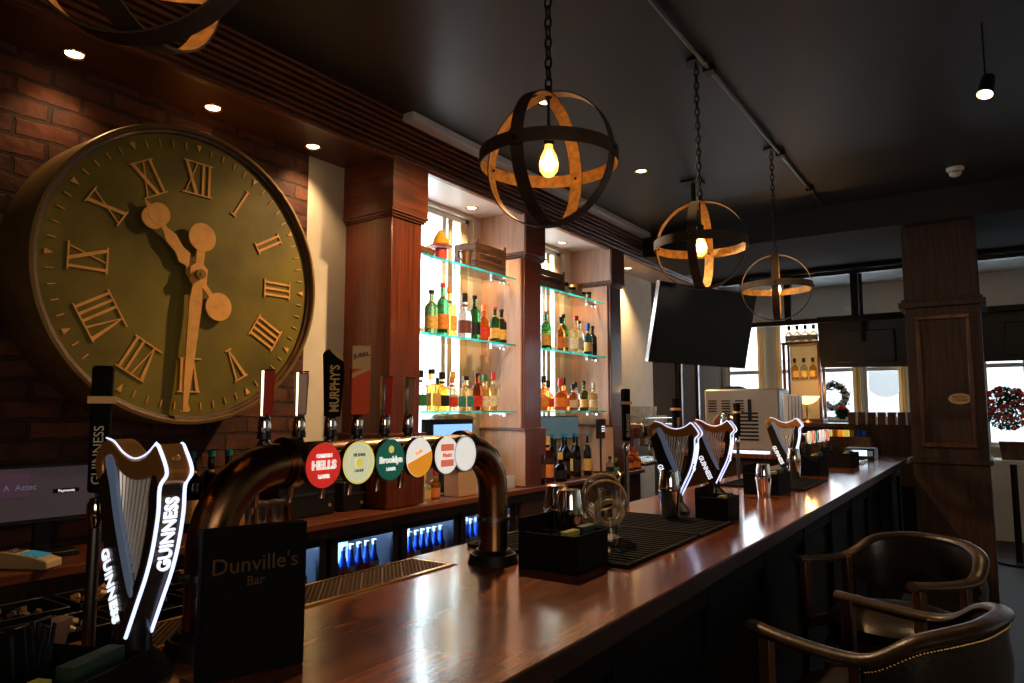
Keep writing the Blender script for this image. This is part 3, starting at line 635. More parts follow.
def lettered_lever(x, y, z0, h, label, let=True, rz=math.radians(-30)):
    t = thing('tap_lever', label, 'tap handle', (x, y, z0), rz)
    MB().cyl((0, 0, 0), (0, 0, h*.42), .010, n=14).build('stem', 'dsteel', t)
    MB().lathe([(.009, h*.42), (.014, h*.46), (.014, h*.50), (.01, h*.52)], n=16).build('ferrule', 'chrome', t)
    hh = MB().box((0, 0, h*.76), (.028, .028, h*.44), taper=(1.15, 1.15)).build('handle', 'matte', t, .006)
    MB().box((0, 0, h*.86), (.040, .034, .012)).build('gold_band', 'gink', hh)
    if let:
        text('lettering', 'GUINNESS', .021, 'cream', hh, (0, -.0165, h*.67), (0, 0, 1), (-1, 0, 0), .001)
lettered_lever(.592, 1.255, 1.1, .485, 'tall black tap lever rising behind the big harp tap')
lettered_lever(2.73, 1.29, 1.1, .50, 'black tap lever in front of the glasses on the coffee machine')
lettered_lever(3.27, 1.28, 1.1, .47, 'black tap lever rising between the two middle harp taps')
lettered_lever(4.25, 1.28, 1.1, .45, 'black tap lever in front of the steel machine', False)

# ------------------------------------------------------------------ harp taps
def harp(x, y, label):
    t = thing('harp_tap', label, 'harp beer tap', (x, y, 1.1))
    def g(X, Y): return (-(X-245)/300*.200, .075+(415-Y)/340*.275)          # outline measured on a drawing grid
    fn = lambda u, v, q: (q, u, v)
    sp_ = lambda L, n=5, c=False: spline([Vector(g(*p)) for p in L], n, c)
    nk = [(100, 150), (84, 125), (92, 95), (128, 72), (165, 78), (210, 98), (262, 108), (312, 98), (352, 76), (372, 88), (398, 125), (372, 150), (350, 132), (300, 142), (240, 142), (180, 122), (140, 104), (118, 115), (118, 140)]
    MB().prism(sp_(nk, 5, True), fn, -.021, .021).build('neck', 'harpgold', t, .003)
    pil = [(350, 130), (372, 148), (368, 200), (352, 260), (330, 310), (300, 360), (262, 425), (235, 440), (232, 425), (262, 370), (300, 318), (322, 265), (334, 210), (336, 160)]
    p = MB().prism(sp_(pil, 4, True), fn, -.022, .022).build('pillar', 'harpface', t, .003)
    # glowing rails on the pillar's outer edge, and over the shoulder
    edge = [(352, 76), (366, 84), (399, 125), (374, 152), (372, 200), (357, 262), (335, 313), (304, 364), (262, 432)]
    for s_ in (-1, 1):
        E_ = spline([Vector((s_*.0195, g(*q)[0]-.0012, g(*q)[1])) for q in edge], 5); MB().tube(E_, .0027, 8).build('light_strip', 'glow', p)
    E_ = spline([Vector((-.019, g(*q)[0], g(*q)[1]+.003)) for q in [(128, 72), (165, 78), (210, 98), (262, 108), (312, 98), (352, 76)]], 5)
    MB().tube(E_, .0014, 6).build('light_strip', 'glow', p)
    sb = [(98, 140), (122, 138), (150, 105), (178, 150), (215, 235), (252, 300), (288, 350), (262, 400), (235, 440), (205, 430), (172, 370), (140, 270), (115, 200)]
    s2 = MB().prism(sp_(sb, 3, True), fn, -.020, .020).build('soundboard', 'harpface', t, .003)
    bd_ = [(140, 108), (176, 108), (214, 200), (258, 280), (290, 345), (276, 352), (240, 300), (195, 220), (168, 160)]
    MB().prism(sp_(bd_, 3, True), fn, -.0235, -.0185).build('silver_band', 'silverband', s2)
    a_, b_ = Vector(g(150, 300)), Vector(g(206, 400)); d = (b_-a_).normalized()
    text('lettering', 'GUINNESS', .030, 'wlet', s2, (-.0218, (a_.x+b_.x)/2-.008, (a_.y+b_.y)/2+.004), (0, d.x, d.y), (0, d.y, -d.x), .001, bold=.0008, sx=.82)
    # lettering up the outer edge of the pillar (faces the customers)
    a_, b_ = Vector(g(352, 300)), Vector(g(374, 185)); d = (b_-a_).normalized()
    text('lettering', 'GUINNESS', .027, 'wlet', p, (0, (a_.x+b_.x)/2-.0035, (a_.y+b_.y)/2+.003), (0, d.x, d.y), (-1, 0, 0), .002, bold=.0006, sx=.88)
    e1 = Vector(g(386, 110)); MB().sph((0, e1.x+.002, e1.y), .013, n=12, sc=(.7, .25, 1)).build('gold_emblem', 'gold', p)
    for i in range(9):
        q0 = g(182+i*18, 128+i*1.6); f_ = i/8; q1 = g(195+f_*75, 200+f_*135)
        for xx in (-.012,): MB().cyl((xx, q0[0], q0[1]), (xx, q1[0], q1[1]), .0034, n=6).build('string', 'string', t)
    MB().lathe([(.056, 0), (.056, .01), (.045, .022), (.026, .04), (.021, .075), (.024, .10)], (0, .0, 0), 28, sy=1.0).cyl((0, 0, .0), (0, 0, .004), .056, n=28).build('pedestal', 'black', t)
    return t
harp(.585, 1.10, 'big glowing harp-shaped beer tap at left before the clock')
harp(2.67, 1.05, 'harp-shaped beer tap behind the tall steel shaker on the left bar mat')
harp(3.28, 1.10, 'harp-shaped beer tap with its black pedestal showing, second of the middle pair')
harp(4.42, 1.05, 'smallest farthest harp-shaped beer tap beside the steel machine')

# ------------------------------------------------------------------ things on the bar
t = thing('menu_board', 'large black menu book standing upright on the bar by the left tap post', 'menu', (.690, .955, 1.1), math.atan2(-.05, .15))
MB().bx(-.075, .080, -.004, 0, .0, .222).bx(-.075, .080, .012, .016, 0, .222).bx(-.079, -.075, -.004, .016, 0, .222).build('cover', 'matte', t, .002)
MB().bx(-.073, .078, .0, .012, .003, .219).build('pages', 'rubber', t)
text('lettering', "Dunville's", .034, 'ginkd', t, (0, -.0052, .165), RX, UZ, .0004)
text('lettering', "Bar", .02, 'ginkd', t, (.0, -.0052, .14), RX, UZ, .0004)
def mat_(x0, x1, y0, y1, label, rz=0):
    t = thing('bar_mat', label, 'bar mat', ((x0+x1)/2, (y0+y1)/2, 1.1)); a, b_ = (x1-x0)/2, (y1-y0)/2
    MB().bx(-a, a, -b_, b_, 0, .006).build('base', 'rubber', t, .002)
    r = MB().bx(-a, a, -b_, -b_+.012, .006, .01).bx(-a, a, b_-.012, b_, .006, .01).bx(-a, -a+.012, -b_+.012, b_-.012, .006, .01).bx(a-.012, a, -b_+.012, b_-.012, .006, .01)
    r.build('rim', 'rubber', t); n = MB()
    for i in range(int(2*a/.03)): n.bx(-a+.02+i*.03, -a+.035+i*.03, -b_+.02, b_-.02, .006, .009)
    n.build('ribs', 'rubber', t)
mat_(1.66, 2.17, .785, 1.30, 'black ribbed bar mat nearest the viewer under the first caddy and tall glass')
mat_(2.19, 2.52, .785, 1.30, 'black ribbed bar mat under the tall steel shaker')
mat_(3.72, 4.32, .80, 1.22, 'far black bar mat under the small harp tap')
def shaker(x, y, z, label, s=1):
    t = thing('cocktail_shaker', label, 'shaker', (x, y, z))
    MB().lathe([(0, 0), (.030, 0), (.031, .004), (.034, .05), (.040, .096), (.0405, .10)], n=28).build('lower_cup', 'chrome', t)
    MB().lathe([(.039, .094), (.040, .098), (.038, .12), (.032, .165), (.031, .168), (0, .168)], n=28).build('upper_cup', 'chrome', t)
    MB().lathe([(.0405, .096), (.042, .098), (.0405, .1)], n=28).build('rolled_rim', 'chrome', t)
    t.scale = (s, s, s)
shaker(2.475, 1.0, 1.11, 'tall steel cocktail shaker on the bar mat in front of a harp tap')
shaker(3.36, .90, 1.1, 'steel cocktail shaker half hidden behind the middle caddy', .9)
shaker(4.28, .97, 1.11, 'steel cocktail shaker before the farthest harp tap')
shaker(1.76, 1.01, 1.11, 'left steel shaker cup behind the first caddy', .98)
shaker(1.84, 1.10, 1.11, 'right steel shaker cup behind the first caddy', .98)
def caddy(x, y, rz, w, d, h, label, z=1.1):
    t = thing('bar_caddy', label, 'caddy', (x, y, z), rz); th = .006
    b = MB().bx(-w/2, w/2, -d/2, -d/2+th, 0, h).bx(-w/2, w/2, d/2-th, d/2, 0, h*1.35).bx(-w/2, -w/2+th, -d/2, d/2, 0, h).bx(w/2-th, w/2, -d/2, d/2, 0, h).bx(-w/2, w/2, -d/2, d/2, 0, th).bx(-th/2, th/2, -d/2, d/2, 0, h*.95).bx(-w/2, w/2, -th/2, th/2, 0, h*.95)
    b.build('tray', 'matte', t, .002)
    n = MB()
    for i in range(6): n.box((w*.25, -d*.25+.004*i-.01, h*.62), (w*.38, .003, h*.95))
    n.build('napkins', 'dgreen', t); n = MB()
    for i in range(5): n.box((-w*.25, -d*.25+.004*i-.01, h*.6), (w*.36, .003, h*.95))
    n.build('cards', 'yel', t)
    s_ = MB()
    for i in range(14):
        a = random.random()*6.28; r = random.random()*w*.15; q = random.random()*6.28
        s_.cyl((w*.22+r*math.cos(a), d*.22+r*math.sin(a)*.5, th), (w*.22+r*math.cos(a)+.015*math.cos(q), d*.22+r*math.sin(a)*.5+.015*math.sin(q), h*1.45), .0028, n=6)
    s_.build('straws', 'black', t)
caddy(1.605, .94, .0, .17, .17, .092, 'black caddy with yellow and green cards at the near bar mat')
caddy(2.60, .865, .0, .14, .12, .085, 'black caddy between the shaker mat and the second harp tap')
caddy(3.56, .935, .0, .25, .16, .10, 'long black caddy beyond the second middle harp tap')
caddy(4.75, .98, .0, .28, .16, .12, 'black caddy on the bar right of the farthest harp tap')
caddy(5.5, .93, .0, .30, .2, .10, 'last black caddy near the far end of the bar')
# tall glass
def glass(x, y, z, r, h, label, group=None, rr=None, mt='clearglass'):
    o = MB().lathe([(0, .004), (r*.85, .004), (r, h), (r+.0015, h), (r*.88, 0), (0, 0)], n=20).build('drinking_glass', mt, loc=(x, y, z)); return tag(o, label, 'glass', group)
glass(1.79, .90, 1.11, .031, .17, 'tall clear highball glass standing behind the near caddy')
# tilted brass rimmed glass jar
t = thing('ice_pitcher', 'tilted smoky jug with brass rims and wire handles on the near bar mat', 'jug', (1.90, .94, 1.11))
ax = Vector((-.75, -.55, -.28)).normalized(); qq = Vector((0, 0, 1)).rotation_difference(ax).to_matrix(); c0 = Vector((.06, .06, .115))
MB().lathe([(.060, -.06), (.064, 0), (.060, .05), (.040, .085)], c0, 32, q=qq).build('bowl', 'smoke', t) if M.setdefault('smoke', liquid('smoky_amber_glass', (.62, .50, .34), .3)) else 0
MB().tube([c0+qq @ Vector((.0645*math.cos(a), .0645*math.sin(a), -.0)) for a in [2*PI*i/32 for i in range(32)]], .0035, 8, closed=True).tube([c0+qq @ Vector((.061*math.cos(a), .061*math.sin(a), -.06)) for a in [2*PI*i/32 for i in range(32)]], .004, 8, closed=True).build('rims', 'goldin', t)
MB().tube([c0+qq @ Vector((.036*math.cos(a), .036*math.sin(a), .088)) for a in [2*PI*i/32 for i in range(32)]], .008, 10, closed=True).build('mouth_ring', 'goldin', t)
MB().tube(spline([c0+qq @ Vector(p) for p in ((.064, .0, 0), (.085, 0, -.03), (.08, .0, -.07), (.062, 0, -.06))], 5), .003, 8).tube(spline([c0+qq @ Vector(p) for p in ((-.064, .0, 0), (-.09, 0, -.03), (-.08, .0, -.07), (-.062, 0, -.06))], 5), .003, 8).build('handles', 'brass', t)
MB().cyl((.06, .06, 0), (.06, .06, .085), .006, n=10).cyl((.06, .06, 0), (.06, .06, .006), .045, n=24).tube([(.06, .06, .08), tuple(c0-ax*.02-Vector((0, 0, .062)))], .006, 8).build('stand', 'brass', t)

# far tap rail with small badges, lever cluster, steel machine on the return counter
t = thing('return_counter', 'dark counter crossing behind the far end of the bar', 'counter')
MB().bx(6.55, 7.15, 1.36, 2.72, 1.06, 1.1).build('worktop', BT, t, .004); MB().bx(6.6, 7.1, 1.38, 2.70, 0, 1.06).build('carcass', 'dwood', t)
t = thing('far_tap_rail', 'far bronze tap rail with a row of glowing round badges', 'beer tap')
MB().tube([(5.15, 1.12, 1.1), (5.15, 1.12, 1.28)], .033, 16).tube([(5.15, 1.12, 1.30), (5.9, 1.12, 1.30)], .036, 16).tube([(5.9, 1.12, 1.1), (5.9, 1.12, 1.30)], .033, 16).build('pipe', 'bronze', t)
for i in range(6): 
    b = MB().lathe([(0, 0), (.044, 0), (.044, .015), (0, .0155)], (5.2+i*.125, 1.078, 1.31), 24, q=QY).build('badge', ['b_lime', 'b_pink', 'b_green', 'b_white', 'b_white', 'b_pink'][i], t)
    ring(b, 5.2+i*.125, 1.0615, 1.31, .034, .042, ['b_yel', 'b_white', 'b_white', 'b_pink', 'b_green', 'b_white'][i])
for i in range(5):
    t = thing('tap_lever', f'slim steel tap lever by the far harp tap, {ORD[i]} from left of five', 'tap handle', (5.55+i*.11, 1.30, 1.1), group='cluster of steel tap levers')
    MB().cyl((0, 0, 0), (0, 0, .30), .011, n=10).build('stem', 'chrome', t)
    MB().box((0, 0, .41), (.020, .03, .22), taper=(1.3, 1.2)).build('handle', 'string', t, .004); MB().box((.0, -.018, .41), (.016, .006, .2)).build('inlay', 'handle', t)
t = thing('steel_machine', 'boxy stainless machine with vent slots and a round-cornered door on the far counter', 'machine', (6.9, 1.98, 1.1))
MB().bx(-.2, .2, -.35, .35, .02, .6).build('body', pm('satin_steel', (.62, .58, .54), .45, .35), t, .02)
v = MB()
for k in range(3):
    for r_ in range(5): v.bx(-.204, -.199, .23-k*.13, .31-k*.13, .48-r_*.025, .492-r_*.025)
for r_ in range(8): v.bx(-.204, -.199, -.16, .02, .36-r_*.035, .378-r_*.035)
v.build('vent_slots', 'black', t)
MB().lathe([(0, .012), (.125, .010), (.14, 0)], (-.2, .15, .22), 28, q=Euler((0, -PI/2, 0)).to_matrix(), sx=1.1).build('round_door', 'chrome', t)
MB().box((.0, .12, .615), (.2, .22, .03), taper=(.6, .6)).build('top_cap', 'black', t)
MB().bx(-.215, -.2, -.10, -.07, .3, .5).build('switch', 'black', t)

# espresso machine on back counter with glasses on top
t = thing('coffee_machine', 'chrome coffee machine on the back counter right of the last shelf column', 'coffee machine', (6.62, 2.93, .95))
MB().bx(-.36, .36, -.16, .26, .28, .42).bx(-.36, .36, .05, .26, .06, .28).bx(-.36, .36, -.18, .26, .02, .06).build('body', 'steel', t, .015)
MB().bx(-.36, .36, -.19, -.16, .30, .40).build('control_panel', 'black', t, .01)
for i in range(3):
    g = MB().cyl((-.2+i*.2, -.08, .28), (-.2+i*.2, -.08, .20), .035, n=20).build('group_head', 'chrome', t); MB().cyl((-.2+i*.2, -.10, .21), (-.2+i*.2, -.24, .19), .012, n=10).build('portafilter', 'black', g)
    MB().cyl((-.2+i*.2, -.195, .35), (-.2+i*.2, -.20, .35), .018, n=16).build('gauge', 'wink', t)
MB().tube([(-.34, -.15, .38), (-.34, -.2, .3), (-.34, -.2, .12)], .006, 8).build('steam_wand', 'chrome', t)
MB().tube([(-.36, -.16, .42), (-.36, -.16, .47), (.36, -.16, .47), (.36, -.16, .42)], .006, 8).build('cup_rail', 'chrome', t)
for f in MB(),: pass
for i in range(8):
    for j in range(2):
        o = glass(6.62-.31+i*.085, 2.84+j*.12, 1.372, .034, .075, f'clear tumbler on the coffee machine, {ORD[i]} from left in the {["front", "rear"][j]} row', 'tumblers on the coffee machine', mt='tumbler')
for i in range(4):
    glass(6.62-.24+i*.16, 2.93, 1.4475, .036, .09, f'clear tumbler stacked on the others, {ORD[i]} from left on the coffee machine', 'tumblers on the coffee machine', mt='tumbler')
for z in (.97,): pass

# ------------------------------------------------------------------ shelves and bottles
def shelf(x0, x1, z, label):
    t = thing('glass_shelf', label, 'shelf')
    MB().bx(x0, x1, 2.822, 3.12, z-.012, z).build('glass_plate', 'shelfglass', t)
    MB().bx(x0, x1, 2.819, 2.8219, z-.0125, z+.0005).build('front_edge', 'shelfedge', t)
    MB().bx(x0+.02, x0+.03, 2.9, 3.1, z-.02, z-.0125).build('bracket', 'chrome', t); MB().bx(x1-.19, x1-.02, 2.9, 2.91, z-.024, z-.0125).bx(x1-.03, x1+.13, 2.93, 2.945, z-.03, z-.018).bx(x1-.19, x1-.18, 2.895, 2.915, z-.04, z-.0125).bx(x1-.03, x1-.02, 2.895, 2.915, z-.04, z-.0125).build('bracket', 'chrome', t)
SH = {}
for n_, (x0, x1, nm) in enumerate(((3.145, 4.155, 'left'), (4.50, 5.57, 'right'))):
    for k, (z, lv) in enumerate(((2.452, 'top'), (1.97, 'middle'), (1.494, 'lowest'))):
        shelf(x0, x1, z, f'clear teal-edged glass shelf, the {lv} one in the {nm} bay'); SH[(n_, k)] = z

AMB = (.95, .55, .10); RED = (.62, .16, .03); GRN = (.05, .22, .06); DK = (.02, .018, .012); CLR = (.85, .86, .82); PALE = (.95, .78, .38)
def prof(kind, h, r):
    nk = r*.33
    if kind == 'wine': P = [(0, 0), (r*.9, 0), (r, .006), (r, h*.60), (r*.8, h*.67), (nk, h*.74), (nk, h*.95), (nk*1.15, h*.955), (nk*1.15, h)]
    elif kind == 'squat': P = [(0, 0), (r*.95, 0), (r*1.1, .008), (r*1.12, h*.40), (r*.95, h*.52), (nk*1.1, h*.62), (nk, h*.80), (nk*1.2, h*.81), (nk*1.2, h*.84)]
    elif kind == 'slim': P = [(0, 0), (r*.75, 0), (r*.8, .006), (r*.82, h*.62), (nk*1.1, h*.74), (nk, h*.93), (nk*1.2, h*.94), (nk*1.2, h*.96)]
    else: P = [(0, 0), (r*.9, 0), (r, .006), (r, h*.52), (r*.9, h*.58), (nk*1.1, h*.66), (nk, h*.86), (nk*1.2, h*.87), (nk*1.2, h*.89)]
    return P
def bottle(x, y, z, kind, h, r, glass_c, lab_c, cap_c, label, group, square=False):
    gm = 'g_%d_%d_%d' % tuple(int(c*99) for c in glass_c); M.setdefault(gm, liquid('bottle_'+gm, glass_c, .60 if glass_c != DK else .95))
    lm = 'l_%d_%d_%d' % tuple(int(c*99) for c in lab_c); M.setdefault(lm, pm('label_'+lm, lab_c, .5, noise=.25, scale=60))
    cm = 'c_%d_%d_%d' % tuple(int(c*99) for c in cap_c); M.setdefault(cm, pm('cap_'+cm, cap_c, .4))
    r *= 1.1; P = prof(kind, h, r); n = 4 if square else 20; rt = PI/4-math.atan2(-y, -x)*0
    t = thing('liquor_bottle', label, 'bottle', (x, y, z), group=group)
    if square:
        b = MB(); body = [p for p in P if p[0] >= r*.7]; b.lathe([(q*1.3, w_) for q, w_ in body], n=4, rot=PI/4); b.lathe([(q, w_) for q, w_ in P if q < r*.7 and w_ > .01], n=12)
        b.lathe([(body[-1][0]*1.3, body[-1][1]), (r*.38, h*.66)], n=4, rot=PI/4)
        b.build('glass', gm, t, .003)
        MB().bx(-r*.8, r*.8, -r*.94-.001, -r*.93, h*.12, h*.42).bx(-r*.94-.001, -r*.93, -r*.8, r*.8, h*.12, h*.42).build('label', lm, t)
    else:
        MB().lathe(P, n=n).build('glass', gm, t)
        rr = max(p[0] for p in P)+.0012; a = math.atan2(-y, -x)
        MB().lathe([(rr, h*.12), (rr, h*.40)], n=14, a0=a-1.25, a1=a+1.25).build('label', lm, t)
        MB().lathe([(r*.37, h*.70), (r*.37, h*.76)], n=12, a0=a-1.4, a1=a+1.4).build('neck_label', lm, t) if kind in ('wine', 'spirit') else None
    top = P[-1][1]; nk = P[-1][0]
    MB().lathe([(0, h*1.0), (nk*1.12, h*.998), (nk*1.15, top-h*.07), (nk*1.0, top-h*.075)], n=14).build('cap', cm, t)
    return t
G_, R_, B_, O_, Wt, Y_, T_ = (.03, .2, .08), (.6, .04, .02), (.012, .012, .014), (.75, .25, .05), (.75, .68, .55), (.72, .45, .12), (.02, .25, .25)
bay_rows = {
 (0, 1): [(3.20, 2.97, 'spirit', .20, .032, AMB, Y_, B_, 'short amber'), (3.30, 2.88, 'wine', .28, .040, (.08, .12, .03), Y_, B_, 'dark olive yellow-labelled'), (3.41, 2.88, 'wine', .34, .037, GRN, O_, R_, 'tall green orange-labelled red-necked'), (3.50, 2.90, 'slim', .33, .038, AMB, Y_, O_, 'tall slim amber'), (3.66, 2.90, 'spirit', .31, .042, CLR, (.15, .05, .04), B_, 'clear brown-labelled'), (3.77, 2.90, 'wine', .31, .038, GRN, B_, B_, 'green black-labelled'), (3.88, 2.90, 'spirit', .26, .038, (.75, .22, .03), R_, O_, 'orange red-labelled'), (3.98, 2.88, 'wine', .255, .034, GRN, Y_, R_, 'green red-capped'), (4.075, 2.89, 'wine', .25, .035, (.06, .08, .02), Y_, B_, 'dark amber-labelled')],
 (0, 2): [(3.23, 2.9, 'spirit', .25, .036, CLR, G_, B_, 'clear green-labelled'), (3.32, 2.89, 'slim', .26, .044, AMB, Y_, B_, 'amber square'), (3.41, 2.88, 'spirit', .245, .044, AMB, B_, B_, 'amber black-labelled'), (3.52, 2.89, 'spirit', .22, .036, CLR, R_, O_, 'clear red-labelled'), (3.59, 2.94, 'spirit', .26, .036, PALE, Y_, Y_, 'pale gold'), (3.68, 2.9, 'slim', .23, .038, PALE, T_, B_, 'slim teal-labelled'), (3.79, 2.89, 'wine', .255, .036, (.45, .1, .02), R_, B_, 'red-brown'), (3.89, 2.9, 'spirit', .25, .038, AMB, Wt, G_, 'amber cream-labelled'), (3.99, 2.9, 'spirit', .27, .034, PALE, Wt, R_, 'pale red-capped'), (3.57, 3.05, 'squat', .22, .036, AMB, Wt, B_, 'amber squat rear'), (3.84, 3.04, 'spirit', .24, .036, (.8, .3, .04), O_, B_, 'orange rear'), (4.07, 3.03, 'squat', .20, .034, CLR, Wt, O_, 'small clear rear')],
 (1, 1): [(4.70, 2.9, 'wine', .31, .038, GRN, Y_, O_, 'green yellow-labelled'), (4.78, 2.96, 'spirit', .29, .034, PALE, Y_, R_, 'pale gold'), (4.862, 2.86, 'spirit', .28, .031, (.7, .2, .03), O_, B_, 'orange'), (4.955, 2.89, 'wine', .31, .037, GRN, Y_, B_, 'wide green'), (5.04, 2.94, 'spirit', .33, .036, AMB, Wt, O_, 'tall amber'), (5.15, 2.88, 'slim', .32, .043, PALE, Wt, R_, 'tall pale cream-labelled'), (5.24, 2.90, 'wine', .29, .036, CLR, B_, B_, 'clear black-labelled'), (5.36, 2.88, 'spirit', .28, .036, (.05, .25, .3), Y_, (.02, .1, .5), 'teal blue-capped'), (5.48, 2.9, 'wine', .27, .036, DK, B_, B_, 'black')],
 (1, 2): [(4.66, 2.9, 'spirit', .27, .04, (.8, .28, .04), O_, B_, 'orange'), (4.76, 2.92, 'squat', .24, .038, (.7, .2, .03), R_, B_, 'red-orange'), (4.89, 2.88, 'squat', .26, .048, (.7, .25, .05), O_, R_, 'broad cut-glass orange'), (5.00, 2.92, 'squat', .27, .040, (.7, .18, .03), R_, B_, 'red'), (5.09, 2.88, 'spirit', .22, .038, (.5, .12, .02), Wt, B_, 'brown white-labelled'), (5.18, 2.91, 'spirit', .24, .036, CLR, O_, B_, 'clear orange-labelled'), (5.28, 2.88, 'wine', .24, .034, (.25, .25, .04), Y_, B_, 'olive'), (5.36, 2.93, 'spirit', .26, .034, AMB, G_, B_, 'amber green-labelled'), (5.45, 2.88, 'spirit', .24, .034, PALE, Wt, Wt, 'pale cork-topped')],
}
for (bn, k), rows in bay_rows.items():
    pos = ['left', 'right'][bn]; lv = ['top', 'middle', 'lowest'][k]
    for i, (x, y, kd, h, r, gc, lc, cc, look) in enumerate(rows):
        bottle(x, y, SH[(bn, k)]+.0005, kd, h, r, gc, lc, cc, f'{look} bottle, {ORD[i]} listed along the {lv} shelf of the {pos} bay'.replace('listed', 'counted') if 'rear' in look else f'{look} bottle, {ORD[i]} from left on the {lv} shelf of the {pos} bay', f'bottles on the {lv} shelf of the {pos} bay', square=(kd == 'slim'))

# top shelf things, left bay
z = 2.4525
t = thing('woven_basket', 'shallow woven basket of trinkets at the left end of the top shelf', 'basket', (3.26, 2.93, z))
MB().lathe([(0, 0), (.085, 0), (.10, .05), (.104, .055), (.098, .05), (.08, .008), (0, .008)], n=24, sx=1.0, sy=.7).build('bowl', 'crate', t)
for i in range(7): MB().sph((random.uniform(-.05, .05), random.uniform(-.03, .03), .035+random.random()*.03), .022, n=8).build('trinket', ['green', 'gink', 'redl'][i % 3], t)
t = thing('mushroom_ornament', 'ornament with a yellow conical hat and red brim on the top shelf', 'ornament', (3.42, 2.91, z))
MB().lathe([(0, 0), (.035, 0), (.042, .03), (.042, .09), (.0, .1)], n=20).build('base', 'redl', t)
MB().lathe([(.0, .105), (.075, .10), (.078, .108), (.05, .12), (.0, .125)], n=24).build('brim', 'redl', t)
MB().lathe([(.055, .119), (.048, .15), (.03, .185), (.012, .21), (0, .215)], n=24).build('hat', pm('yellow_felt', (.65, .38, .03), .8), t)
t = thing('copper_jug', 'small copper mug with a thin handle before the wooden crate', 'mug', (3.62, 2.86, z))
MB().lathe([(0, 0), (.034, 0), (.04, .10), (.045, .105), (.041, .103), (.031, .006), (0, .006)], n=20).build('cup', pm('dull_copper', (.30, .17, .09), .4, .8), t)
MB().tube(spline([(-.038, 0, .09), (-.075, 0, .09), (-.08, 0, .06), (-.036, 0, .03)], 6), .004, 8).build('handle', 'iron', t)
def crate(x0, x1, y0, y1, z0, h, label, name='wooden_crate'):
    t = thing(name, label, 'crate'); n = 3; hh = h/n
    for k in range(n):
        a = z0+k*hh+.001; b_ = z0+(k+1)*hh-.003
        MB().bx(x0, x1, y0, y0+.01, a, b_).bx(x0, x1, y1-.01, y1, a, b_).bx(x0, x0+.01, y0+.01, y1-.01, a, b_).bx(x1-.01, x1, y0+.01, y1-.01, a, b_).build('slat', 'crate', t, .001)
    MB().bx(x0+.01, x1-.01, y0+.01, y1-.01, z0+.002, z0+.01).build('bottom', 'crate', t)
    for x in (x0+.01, x1-.03): MB().bx(x, x+.02, y0-.008, y0, z0, z0+h+.02).build('corner_post', 'crate', t)

    text('lettering', 'CHAMPAGNE', (x1-x0)*.12, 'matte', t, ((x0+x1)/2, y0-.001, z0+h*.5), RX, UZ, .0005)
crate(3.74, 4.10, 2.87, 3.06, z, .20, 'old slatted wooden crate on the top shelf of the left bay')
crate(4.53, 4.93, 2.86, 3.03, z, .155, 'plain wooden crate on the top shelf of the right bay')
for x, r, h, mt_, lb in ((5.03, .035, .11, 'iron', 'small dark jug next to the plain crate'), (5.14, .04, .085, 'black', 'short black tin left of the gold tin'), (5.23, .05, .12, 'gold', 'gold tin on the right bay top shelf'), (5.34, .03, .07, 'black', 'small black pot right of the gold tin'), (5.43, .035, .085, 'dgreen', 'dark green pot at the right end of the top shelf')):
    t = thing('tin', lb, 'tin', (x, 2.92, z)); MB().lathe([(0, 0), (r, 0), (r, h*.9), (r*.96, h*.92)], n=20).build('body', mt_, t); MB().lathe([(r*1.02, h*.9), (r*1.02, h), (0, h*1.02)], n=20).build('lid', mt_, t)
    MB().lathe([(r*1.01, h*.25), (r*1.01, h*.7)], n=14, a0=3.1, a1=5.0).build('label', 'paper', t)

# back counter things
Z0 = .9505
t = thing('till_screen', 'dark wide till screen on the back counter at far left', 'screen', (1.235, 2.99, Z0), math.radians(-4))
MB().box((0, .02, .235), (.36, .03, .225), rot=Matrix.Rotation(-.12, 3, 'X')).build('bezel', 'black', t, .005)
s_ = MB().box((0, .003, .235), (.325, .004, .19), rot=Matrix.Rotation(-.12, 3, 'X'), piv=(0, .02, .235)).build('display', pm('dim_screen', (.05, .04, .05), .2, emis=(.20, .15, .17), es=.12), t)
MB().box((-.12, .0, .270), (.11, .002, .085), rot=Matrix.Rotation(-.12, 3, 'X')).build('window', pm('mauve_window', (.1, .06, .1), .3, emis=(.16, .08, .16), es=.15), s_)
text('lettering', 'A  Aztec', .03, 'silverband', s_, (-.095, -.003, .262), RX, (0, .12, 1), .0006)
MB().box((.06, .0, .24), (.09, .002, .016), rot=Matrix.Rotation(-.12, 3, 'X')).build('button', 'matte', s_); text('lettering', 'Payments', .015, 'wlet', s_, (.06, -.003, .24), RX, (0, .12, 1), .0004)
MB().bx(-.10, .10, -.06, .12, 0, .02).bx(-.03, .03, .03, .06, .02, .2).build('stand', 'black', t, .004)
t = thing('card_reader', 'beige card payment terminal with a small screen on the back counter', 'card reader', (1.12, 2.82, Z0), math.radians(-60))
MB().prism([(-.09, 0), (.09, 0), (.09, .03), (.03, .045), (-.09, .06)], lambda u, v, q: (u, q, v), -.04, .04).build('body', pm('cream_plastic', (.62, .45, .22), .45), t, .006)
MB().box((.02, 0, .0475), (.07, .06, .004), rot=Matrix.Rotation(.13, 3, 'Y')).build('display', pm('teal_screen', (.02, .1, .12), .2, emis=(.05, .25, .3), es=.4), t)
k = MB()
for i in range(3):
    for j in range(3): k.box((-.075+i*.016, -.02+j*.02, .058-i*.002), (.011, .014, .004))
k.build('keys', 'dsteel', t)
